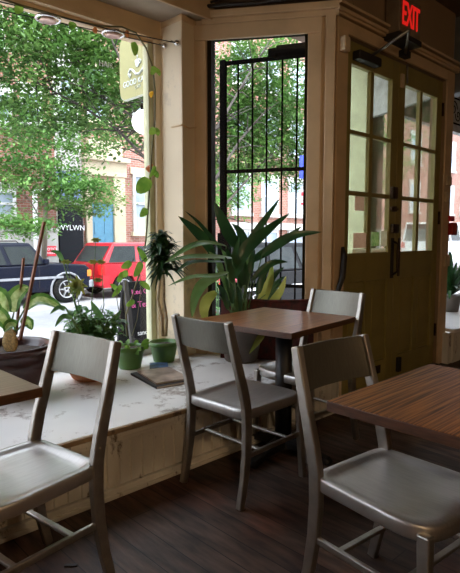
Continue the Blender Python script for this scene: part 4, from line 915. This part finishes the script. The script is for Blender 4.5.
leafpx(lf, bp, [(22, 325, 3.05), (28, 322, 3.05), (32, 330, 3.05)], .07, VW, smb=st, base=dz)
lf.build('foliage', ['dief', 'diefmid'], bp); st.build('stem', 'gstem', bp)
a = loc(bp, 20, 340, 2.98); b = loc(bp, 44, 222, 3.02); MB().bar(a, b, .022, .014).build('stake', 'stake', bp)
a = loc(bp, 16, 335, 3.06); b = loc(bp, 23.5, 258, 3.1); MB().bar(a, b, .017, .012).build('stake', 'stake', bp)
p = loc(bp, 10, 341, 2.93); tg = MB(); tg.leaf([p+Vector((0, 0, -.06)), p, p+Vector((.0, .0, .075))], .085, (0, -1, 0), .05, side=(RT[0], RT[1], 0), shape=lambda t: (math.sin(PI*min(1, t*.9+.1)))**.6); o = tg.build('tag', 'tagc', bp)
sd_ = o.modifiers.new('s', 'SOLIDIFY'); sd_.thickness = .004

# shrub in terracotta
pt = at(90, 368, 2.98); tc_ = Vector((pt.x, 2.98, ZL))
tp = empty('potted_shrub', tc_, 0, 'leafy green shrub in a low terracotta pot behind the left chair', 'potted plant')
pot(tp, [(.001, 0), (.085, 0), (.112, .02), (.132, .06), (.140, .10), (.137, .105), (.12, .10), (.001, .09)], 'terra', 40, (.112, .092))
lf = MB(); st = MB(); rnd = random.Random(4)
for i in range(62):
    a = rnd.uniform(0, 2*PI); sp_ = rnd.uniform(.05, 1)**.8; hh = rnd.uniform(.18, .40)*(1.08-.35*sp_)
    top = Vector((math.cos(a)*sp_*.22, math.sin(a)*sp_*.17, .09+hh)); b0 = Vector((math.cos(a)*.03, math.sin(a)*.03, .095)); mid = b0.lerp(top, .5)+Vector((0, 0, .04))
    st.tube([b0, mid, top], [.004, .003, .002], 5)
    for j in range(9):
        q = b0.lerp(mid, rnd.random()) if j < 3 else mid.lerp(top, rnd.random()); d = Vector((rnd.uniform(-1, 1), rnd.uniform(-1, 1), rnd.uniform(-.3, .5))).normalized(); l = rnd.uniform(.05, .085)
        lf.leaf([q, q+d*l*.5+Vector((0, 0, .008)), q+d*l-Vector((0, 0, .006))], l*.48, (rnd.uniform(-.4, .4), rnd.uniform(-.6, .2), 1), .3)
L_ = [([(66, 308, 2.9), (58, 308, 2.87), (50, 314, 2.85)], .03), ([(72, 318, 2.86), (63, 317, 2.84), (55, 327, 2.83)], .035), ([(102, 318, 2.88), (96, 310, 2.86), (91, 301, 2.86)], .04), ([(110, 322, 2.9), (117, 316, 2.88), (121, 310, 2.88)], .03), ([(63, 261, 3.1), (58, 253, 3.1), (50, 251, 3.1)], .03)]
for P_, w in L_: leafpx(lf, tp, P_, w, VW, smb=st, base=(0, 0, .1))
lf.build('foliage', 'shrub', tp)
# tall shoots with buds and a yellow rosette
for (x0, y0, x1, y1) in ((78, 300, 66, 262), (92, 300, 96, 238), (104, 305, 101, 255)):
    a_ = loc(tp, x0, y0, 3.0); b_ = loc(tp, x1, y1, 3.05); st.tube([Vector((0, 0, .1)), a_, b_], [.004, .003, .002], 5)
st.build('stem', 'gstem', tp)
tp_r = MB(); ro = tp_r; c_ = loc(tp, 76, 287, 3.0)
for i in range(16):
    a = 2*PI*i/16; d = Vector((RT[0]*math.cos(a), RT[1]*math.cos(a), math.sin(a)))*(.055 if i % 2 else .075); ro.leaf([c_, c_+d*.5+Vector((0, -.02, .01)), c_+d], .018, VW)
ro.build('rosette', 'blossomy', tp)
for x, y in ((96, 240), (101, 262), (93, 262), (98, 280), (66, 262)):
    c2 = loc(tp, x, y, 3.03); ro = MB()
    for i in range(6):
        a = 2*PI*i/6; d = Vector((RT[0]*math.cos(a), RT[1]*math.cos(a), .5*math.sin(a)))*.035; ro.leaf([c2, c2+d*.5, c2+d], .016, VW)
    ro.build('flower', 'blossomy', tp)

# green pots
GP = [(.001, 0), (.072, 0), (.076, .006), (.088, .06), (.098, .105), (.104, .108), (.106, .116), (.105, .135), (.099, .138), (.095, .13), (.093, .115), (.001, .11)]
g1 = at(130, 362, 3.05)
gp1 = empty('potted_vine', (g1.x, 3.05, ZL), 0, 'trailing vine in the left green plastic pot climbing up to the ceiling', 'potted plant')
pot(gp1, [(r*.98, z*1.12) for r, z in GP], 'potgreen', 40, (.09, .132))
lf = MB(); st = MB(); YV = 3.2
vine = [(127, 336, 3.000), (126, 315, 3.020), (133, 295, 3.070), (141, 268, 3.100), (146, 240, 3.100), (148, 210, 3.100), (150, 180, 3.100), (152, 150, 3.100), (155, 120, 3.100), (155, 90, 3.100), (153, 68, 3.100), (146, 48, 3.070), (136, 33, 3.070), (122, 27, 3.070), (100, 26, 3.070), (72, 20, 3.040), (45, 12, 3.020), (20, 5, 3.020), (-5, -3, 3.020), (-30, -8, 3.020)]
st.tube([loc(gp1, *p) for p in vine], [.0065]*8+[.006]*12, 7)
for sh in ([(124, 336, 3.08), (120, 318, 3.02), (117, 300, 3.0), (117, 288, 3.0)], [(132, 336, 3.05), (137, 320, 3.05), (141, 290, 3.1), (139, 262, 3.12)], [(128, 336, 3.1), (124, 300, 3.15), (127, 272, 3.15), (134, 258, 3.15)]):
    st.tube([loc(gp1, *p) for p in sh], .003, 5)
vl = [((148, 178), (137, 193), .10), ((146, 208), (140, 217), .05), ((131, 262), (121, 268), .05), ((141, 262), (134, 277), .05), ((146, 262), (137, 247), .04), ((118, 282), (121, 272), .035), ((121, 285), (112, 297), .035),
      ((155, 128), (149, 134), .05), ((155, 128), (158, 136), .035), ((154, 66), (151, 75), .04), ((155, 68), (160, 76), .03), ((133, 42), (135, 56), .045), ((73, 22), (70, 28), .05), ((152, 170), (158, 178), .04), ((140, 282), (150, 290), .04), ((134, 300), (126, 306), .04), ((128, 272), (119, 276), .045), ((117, 290), (110, 284), .03), ((155, 166), (149, 178), .03), ((20, 5), (15, 13), .05)]
for (x0, y0), (x1, y1), w in vl:
    Yv = 3.03 if y0 > 60 else 3.0
    leafpx(lf, gp1, [(x0, y0, Yv+.03), ((x0+x1)/2+1, (y0+y1)/2, Yv), (x1, y1, Yv+.01)], w, VW, .15, side=(RT[0]*(y1-y0)/10, RT[1]*(y1-y0)/10, (x1-x0)/10), shape=lambda t: math.sin(PI*min(1, t*.85+.15))**.7)
for k in range(18):
    a = random.uniform(0, 2*PI); q = Vector((.05*math.cos(a), .05*math.sin(a), .13)); d = Vector((math.cos(a)*.08, math.sin(a)*.08, random.uniform(-.03, .05))); st.tube([Vector((0, 0, .13)), q+d*.5], .002, 4); lf.leaf([q+d*.4, q+d*.8+Vector((0, 0, .01)), q+d*1.1], .03, VW)
lf.build('foliage', 'potleaf', gp1); st.build('stem', 'vstem', gp1)
yl_ = MB(); leafpx(yl_, gp1, [(152, 91, 3.15), (151, 94, 3.14), (151, 98, 3.14)], .032, VW, side=(RT[0], RT[1], 0)); yl_.build('yellow_leaf', 'potyellow', gp1)['label'] = 'yellow leaf'
for pts_, w_b in (([(152, 164, 3.15), (148, 168, 3.14), (150, 173, 3.14)], .04), ([(127, 30, 3.1), (127, 34, 3.1), (128, 38, 3.1)], .03), ([(95, 27, 3.1), (95, 31, 3.1), (97, 34, 3.1)], .03)):
    yl_ = MB(); leafpx(yl_, gp1, pts_, w_b, VW, side=(RT[0], RT[1], 0)); yl_.build('brown_leaf', 'potred', gp1)['label'] = 'brown withered leaf'

g2 = at(164, 360, 3.05)
gp2 = empty('potted_dracaena', (g2.x, 3.05, ZL), 0, 'spiky dark green dracaena in the right green plastic pot beside the column', 'potted plant')
pot(gp2, [(r*1.0, z*1.06) for r, z in GP], 'potgreen', 40, (.092, .12))
st = MB(); lf = MB()
s1 = [(163, 336, 3.05), (162, 318, 3.06), (158, 300, 3.05), (160, 280, 3.04), (163, 262, 3.04)]; s2 = [(166, 336, 3.03), (167, 320, 3.02), (164, 300, 3.02), (164, 280, 3.02), (160, 245, 3.04)]
st.tube([loc(gp2, *p) for p in s1], [.011, .010, .009, .008, .007], 8); st.tube([loc(gp2, *p) for p in s2], [.010, .009, .009, .008, .006], 8); st.build('stem', 'stem', gp2)
rnd = random.Random(9)
for cxp, cyp, n_, ln in ((164, 272, 40, .19), (163, 264, 46, .19), (162, 256, 46, .18), (161, 249, 40, .16), (161, 241, 26, .12)):
    c_ = loc(gp2, cxp, cyp, 3.03)
    for i in range(n_):
        a = rnd.uniform(0, 2*PI); el = rnd.uniform(-.1, .95) if cyp > 240 else rnd.uniform(.2, 1.2); l = ln*rnd.uniform(.7, 1.05)
        d = Vector((math.cos(a)*math.cos(el), math.sin(a)*math.cos(el), math.sin(el)))
        lf.leaf([c_, c_+d*l*.5+Vector((0, 0, .02)), c_+d*l-Vector((0, 0, .035*(1.2-el)))], .033, (0, 0, 1), .3)
for x, y in ((150, 288), (148, 280), (176, 286), (155, 292)): leafpx(lf, gp2, [(162, 274, 3.0), ((162+x)/2, 274, 2.98), (x, y, 2.96)], .018, VW)
lf.build('foliage', 'drac', gp2)

# peace lily
lc = at(243, 362, 2.66)
li = empty('potted_peace_lily', (lc.x, 2.68, ZL), 0, 'large broad leaved plant in a grey brown pot behind the small square table', 'potted plant')
pot(li, [(.001, 0), (.11, 0), (.118, .01), (.135, .10), (.148, .22), (.152, .225), (.155, .25), (.148, .255), (.14, .24), (.001, .225)], 'potgrey', 48, (.142, .235))
dk = MB(); lt = MB(); yw = MB(); st = MB()
def ly(mb, pts, w, up=VW, **k): 
    P_ = [loc(li, *p) for p in pts]; mb.leaf(P_, w*.86, up, .22, **k)
    s0 = P_[0]; b = Vector((random.uniform(-.05, .05), random.uniform(-.05, .05), .23)); st.tube([b, b.lerp(s0, .5)+Vector((0, 0, .04)), s0], [.0065, .005, .004], 6)
ly(dk, [(240, 250, 2.75), (230, 236, 2.75), (221, 218, 2.75), (214, 201, 2.78)], .105)
ly(dk, [(236, 262, 2.7), (252, 238, 2.65), (266, 218, 2.6), (280, 198, 2.6)], .065)
ly(dk, [(234, 278, 2.6), (244, 252, 2.55), (264, 233, 2.5), (290, 213, 2.45)], .105)
ly(dk, [(262, 256, 2.55), (276, 245, 2.48), (296, 235, 2.37), (322, 232, 2.24)], .085)
ly(dk, [(250, 262, 2.7), (266, 252, 2.65), (284, 240, 2.6), (302, 226, 2.55)], .08)
ly(dk, [(252, 280, 2.55), (264, 268, 2.5), (276, 262, 2.46), (288, 262, 2.44)], .06)
ly(dk, [(214, 256, 2.75), (204, 240, 2.75), (192, 228, 2.75), (178, 216, 2.75)], .085)
ly(dk, [(222, 250, 2.8), (210, 236, 2.8), (198, 222, 2.8), (185, 211, 2.8)], .035)
ly(dk, [(238, 270, 2.8), (245, 250, 2.8), (240, 232, 2.82), (232, 224, 2.84)], .09)
ly(dk, [(244, 285, 2.6), (240, 268, 2.58), (235, 255, 2.55), (240, 236, 2.5)], .07)
ly(dk, [(225, 262, 2.7), (208, 262, 2.66), (190, 263, 2.6), (176, 272, 2.58)], .07, (0, -.3, 1))
ly(lt, [(226, 246, 2.65), (206, 243, 2.62), (186, 249, 2.6), (164, 264, 2.55)], .07, (-.3, -.5, .9))
ly(lt, [(232, 258, 2.6), (212, 257, 2.56), (190, 257, 2.54), (165, 262, 2.5)], .065, (-.3, -.6, .9))
ly(lt, [(228, 272, 2.55), (214, 276, 2.52), (192, 277, 2.5), (168, 286, 2.46)], .055, (-.3, -.5, .9))
ly(lt, [(220, 276, 2.6), (204, 283, 2.56), (195, 298, 2.54), (192, 318, 2.54)], .085)
ly(yw, [(216, 292, 2.75), (207, 300, 2.75), (204, 312, 2.75), (208, 326, 2.75)], .09)
ly(yw, [(256, 318, 2.68), (262, 300, 2.68), (270, 280, 2.68), (272, 263, 2.7)], .085)
ly(yw, [(262, 318, 2.66), (272, 303, 2.66), (281, 290, 2.66), (286, 276, 2.68)], .075)
ly(yw, [(264, 322, 2.55), (262, 334, 2.52), (256, 344, 2.51), (249, 354, 2.51)], .055)
rnd = random.Random(21)
for i in range(22):
    x = rnd.uniform(222, 268); y = rnd.uniform(262, 300); Yv = rnd.uniform(2.55, 2.8)
    ly(dk if i % 4 else lt, [(x, y+12, Yv), (x+(x-244)*.25, y-4, Yv), (x+(x-244)*.7, y-14, Yv-.03)], .05)
dk.build('foliage', 'lily', li); lt.build('light_foliage', 'lilylight', li)['label'] = 'paler green leaves'; yw.build('yellow_foliage', 'lilyyellow', li)['label'] = 'yellowing leaves'; st.build('stem', 'gstem', li)

# red patterned bolster beneath the barred window
cu = empty('patterned_cushion', (0, 0, 0), 0, 'dark red patterned cushion leaning under the barred window behind the table', 'cushion')
a0 = C0+U*.12+NO*(-.13); a1 = C0+U*.80+NO*(-.13); dU = (a1-a0)
vs = []; fs = []; nx, nz = 12, 8
for s_ in (0, 1):
    for j in range(nz+1):
        for i in range(nx+1):
            fu, fz_ = i/nx, j/nz; bulge = .055*(math.sin(PI*fu)**.35)*(math.sin(PI*fz_)**.4)
            p = a0+dU*fu+NO*(-bulge if s_ == 0 else bulge)+NO*(.03*fz_); vs.append((p.x, p.y, ZL+.002+fz_*(.44-.012*math.sin(PI*fu))))
W_ = (nx+1)*(nz+1)
for j in range(nz):
    for i in range(nx): a = j*(nx+1)+i; fs += [(a, a+1, a+nx+2, a+nx+1), (W_+a, W_+a+nx+1, W_+a+nx+2, W_+a+1)]
cu.location = (a0.x, a0.y, ZL); vs = [(x-a0.x, y-a0.y, z-ZL) for x, y, z in vs]
MB().add(vs, fs, 0, True).build('cover', 'cushion', cu)
MB().tube([(x, y, z) for x, y, z in [vs[nz*(nx+1)+i] for i in range(nx+1)]], .012, 8).build('piping', 'cushion', cu)

# magazines
mg = [(-.02, 0, 0), ]
m0 = atz(164, 378, ZL); ang = math.radians(2)
o = empty('magazine', (m0.x-.03, m0.y+.0, ZL), math.radians(-10), 'brown covered magazine lying on the ledge, lowest of the stack', 'magazine', 'magazines on the ledge')
def mag(z0, th, hx, hy, mt, root):
    MB().box((-hx, -hy, z0+.0015), (hx, hy-.0, z0+th-.0015)).build('pages', 'pages', root); MB().box((-hx-.002, -hy-.002, z0+th-.0015), (hx+.002, hy+.002, z0+th)).box((-hx-.002, -hy-.002, z0), (hx+.002, hy+.002, z0+.0015)).box((-hx-.004, -hy-.002, z0), (-hx-.0005, hy+.002, z0+th)).build('cover', mt, root)
mag(0, .014, .115, .19, 'dark', o); tag(o, 'black edged magazine lying at the bottom of the small stack on the ledge')
o = empty('magazine', (m0.x-.005, m0.y+.0, ZL+.0145), math.radians(-14), 'brown picture magazine lying on top of the small stack on the ledge', 'magazine', 'magazines on the ledge')
mag(0, .010, .11, .165, 'magcover', o)
o = empty('magazine', (m0.x+.15, m0.y+.26, ZL), math.radians(-35), 'blue covered booklet half under the brown magazine on the ledge', 'magazine', 'magazines on the ledge')
mag(0, .012, .06, .08, 'magblue', o)

# plant at right
rp = at(456, 296, 2.95); RPX = Vector((6.3, 2.74, ZL))
q = empty('potted_fern', RPX, 0, 'arching green plant on the ledge right of the doors', 'potted plant')
pot(q, [(.001, 0), (.09, 0), (.12, .18), (.125, .2), (.115, .2), (.001, .18)], 'potgrey', 32, (.11, .185))
lf = MB(); rnd = random.Random(2)
for i in range(46):
    a = rnd.uniform(0, 2*PI); l = rnd.uniform(.4, .72); el = rnd.uniform(.3, 1.35); d = Vector((math.cos(a)*math.cos(el), math.sin(a)*math.cos(el), math.sin(el)))
    lf.leaf([(0, 0, .19), Vector((0, 0, .19))+d*l*.55, Vector((0, 0, .19))+d*l-Vector((0, 0, .14*(1.4-el)))], .06, (0, 0, 1), .3)
lf.build('foliage', 'lily', q)
# scroll ironwork in the right window
sc = empty('iron_scroll', at(457, 108, 3.3), 0, 'black wrought iron scroll hanging at the top of the right window', 'ironwork')
m = MB()
for k in range(3):
    cx = k*.28-.1
    m.tube([(cx+.11*(1-i/26)*math.cos(i*.42), 0, -.02+.11*(1-i/26)*math.sin(i*.42)) for i in range(24)], .008, 6)
    m.tube([(cx+.14+.09*(1-i/22)*math.cos(3+i*.45), 0, -.10+.09*(1-i/22)*math.sin(3+i*.45)) for i in range(20)], .008, 6)
m.bar((-.25, 0, .12), (.7, 0, .12), .015, .02); m.bar((-.25, 0, -.22), (.7, 0, -.22), .015, .02); m.build('scrolls', 'iron', sc)

# --- cable lights
cabY = 3.13
e1 = at(177, 43, K.y+.03); e2 = at(165, 46, 3.22)
for nm, e, dy, yy, lab in (('w', e1, 0, 3.03, 'front wire of the cable lighting along the top of the left window'), ('w', e2, 0, 3.18, 'rear wire of the cable lighting along the top of the left window')):
    c = empty('lighting_cable', tuple(e), 0, lab, 'cable', 'cables of the window lighting')
    L0 = at(-30, -6 if yy < 3.1 else 4, yy)-Vector(e); m_ = at(112, 30 if yy < 3.1 else 34, yy)-Vector(e)
    MB().tube([(0, 0, 0), m_*.3, m_, L0], .0035, 6).build('wire', 'dark', c)
    MB().sphere((0, 0, 0), .022, 12).tube([(-.05, -.0, 0), (.03, .02, 0)], .007, 6).build('insulator', 'silver', c)
for (px, py, lab) in ((48, 19, 'left ringed spotlight on the cable above the window'), (113, 34, 'right ringed spotlight on the cable beside the hanging sign')):
    p = at(px, py, 3.1); l = empty('cable_spotlight', tuple(p), 0, lab, 'spotlight', 'spotlights on the window cable')
    MB().ring((0, 0, .0), .068, .008, 32, 8, 0, (0, 0, 1)).build('ring', 'silver', l)
    MB().lathe([(.012, .03), (.03, .02), (.05, -.012), (.047, -.016), (.001, -.008)], 24).build('reflector', 'copper', l)
    MB().tube([(0, -.07, .01), (0, 0, .03), (0, .1, .01)], .004, 6).build('holder', 'silver', l)
# dark cable over the cornice
m = MB(); pts = [at(214, 10, 2.9), at(240, 6, 2.75), at(262, 12, 2.6), at(290, 9, 2.4), at(322, 7, 2.2), at(335, 2, 2.18), at(360, 8, 2.18)]
o = MB().tube([wb(.92, -.06, 2.87), wb(.6, -.06, 2.865), wb(.3, -.06, 2.88), wb(.02, -.06, 2.87)], .014, 6).tube([wb(.9, -.04, 2.90), wb(.8, -.05, 2.92), wb(.5, -.05, 2.89), wb(.25, -.05, 2.91), wb(.02, -.05, 2.90)], .009, 6).build('electric_cable', 'dark'); tag(o, 'bundle of dark cables lying on the cornice of the angled wall', 'cable')
# thin painted cord on the column
p1 = at(196, 22, 3.06); o = MB().tube([wb(.995, -.012, 2.74), wb(.995, -.012, 2.2), wb(.995, -.014, 2.04), tuple(K.xy.lerp(Vector(pk[:2]), .5)+Vector((-.006, -.004)))+(2.02,), (K.x-.006, K.y-.006, 2.03), tuple(K.xy.lerp(pa.xy, .5)+Vector((-.006, -.002)))+(2.03,)], .005, 6).build('painted_cord', 'casing'); tag(o, 'thin cord painted over running down the cream column', 'cord')
# small round ceiling fitting at top of exit wall
p = at(356, 1, 2.2); o = MB().lathe([(.001, -.03), (.05, -.028), (.06, 0)], 24).build('smoke_detector', 'dark', None, 0, (3.55, 2.18, 2.93)); o.rotation_euler = (PI/2, 0, 0); o.location = (p.x, YD-.001, p.z); tag(o, 'dark round detector on the wall left of the exit sign', 'detector')
# two dropped scraps on floor
for dx, lab in ((0, 'left one of two tiny dark scraps on the floor near the left chair'), (.022, 'right one of two tiny dark scraps on the floor near the left chair')):
    p = atz(68, 566, 0); o = MB().box((-.008, -.014, 0), (.008, .014, .006)).build('scrap', 'dark', None, .002, (p.x+dx*RT[0], p.y+dx*RT[1], 0)); o.rotation_euler = (0, 0, .9); tag(o, lab, 'litter', 'dark scraps on the floor')

# ============================================================ LIGHT
def pendant(x, y, z, power, lab):
    l = empty('pendant_lamp', (x, y, z), 0, lab, 'lamp', 'pendant lamps over the room')
    MB().lathe([(.03, .16), (.06, .14), (.15, 0), (.146, 0), (.056, .135), (.028, .155)], 28).build('shade', 'lampshade', l)
    MB().sphere((0, 0, .05), .035, 12).build('bulb', 'bulb', l)
    MB().tube([(0, 0, .15), (0, 0, 3.3-z)], .004, 6).build('cord', 'dark', l)
    ld = bpy.data.lights.new('lamp', 'POINT'); ld.energy = power; ld.color = (1, .72, .44); ld.shadow_soft_size = .08
    lo = bpy.data.objects.new('lamp_light', ld); C.objects.link(lo); lo.parent = l; lo.location = (0, 0, -.06)
pendant(-.2, -.7, 2.35, 20, 'pendant lamp hanging behind the viewer near the window tables')
pendant(1.6, -1.6, 2.35, 20, 'pendant lamp hanging over the middle of the room')
pendant(-1.4, -2.2, 2.35, 20, 'pendant lamp hanging at the back of the room')

sun = bpy.data.lights.new('sun', 'SUN'); sun.energy = 2.6; sun.angle = .03; sun.color = (1, .95, .86)
so = bpy.data.objects.new('sun', sun); C.objects.link(so)
so.rotation_euler = Vector((.35, .62, -1.25)).to_track_quat('-Z', 'Y').to_euler()
W = bpy.data.worlds.new('world'); SC.world = W; W.use_nodes = True; N, L = W.node_tree.nodes, W.node_tree.links
bg = N['Background']; bg.inputs[0].default_value = (.80, .88, 1, 1); bg.inputs[1].default_value = 4.5

SC.view_settings.view_transform = 'Standard'; SC.view_settings.look = 'None'; SC.view_settings.exposure = 0.72; SC.view_settings.gamma = 1; SC.view_settings.use_curve_mapping = False
SC.cycles.max_bounces = 10; SC.cycles.diffuse_bounces = 6; SC.cycles.transparent_max_bounces = 16; SC.cycles.caustics_reflective = False
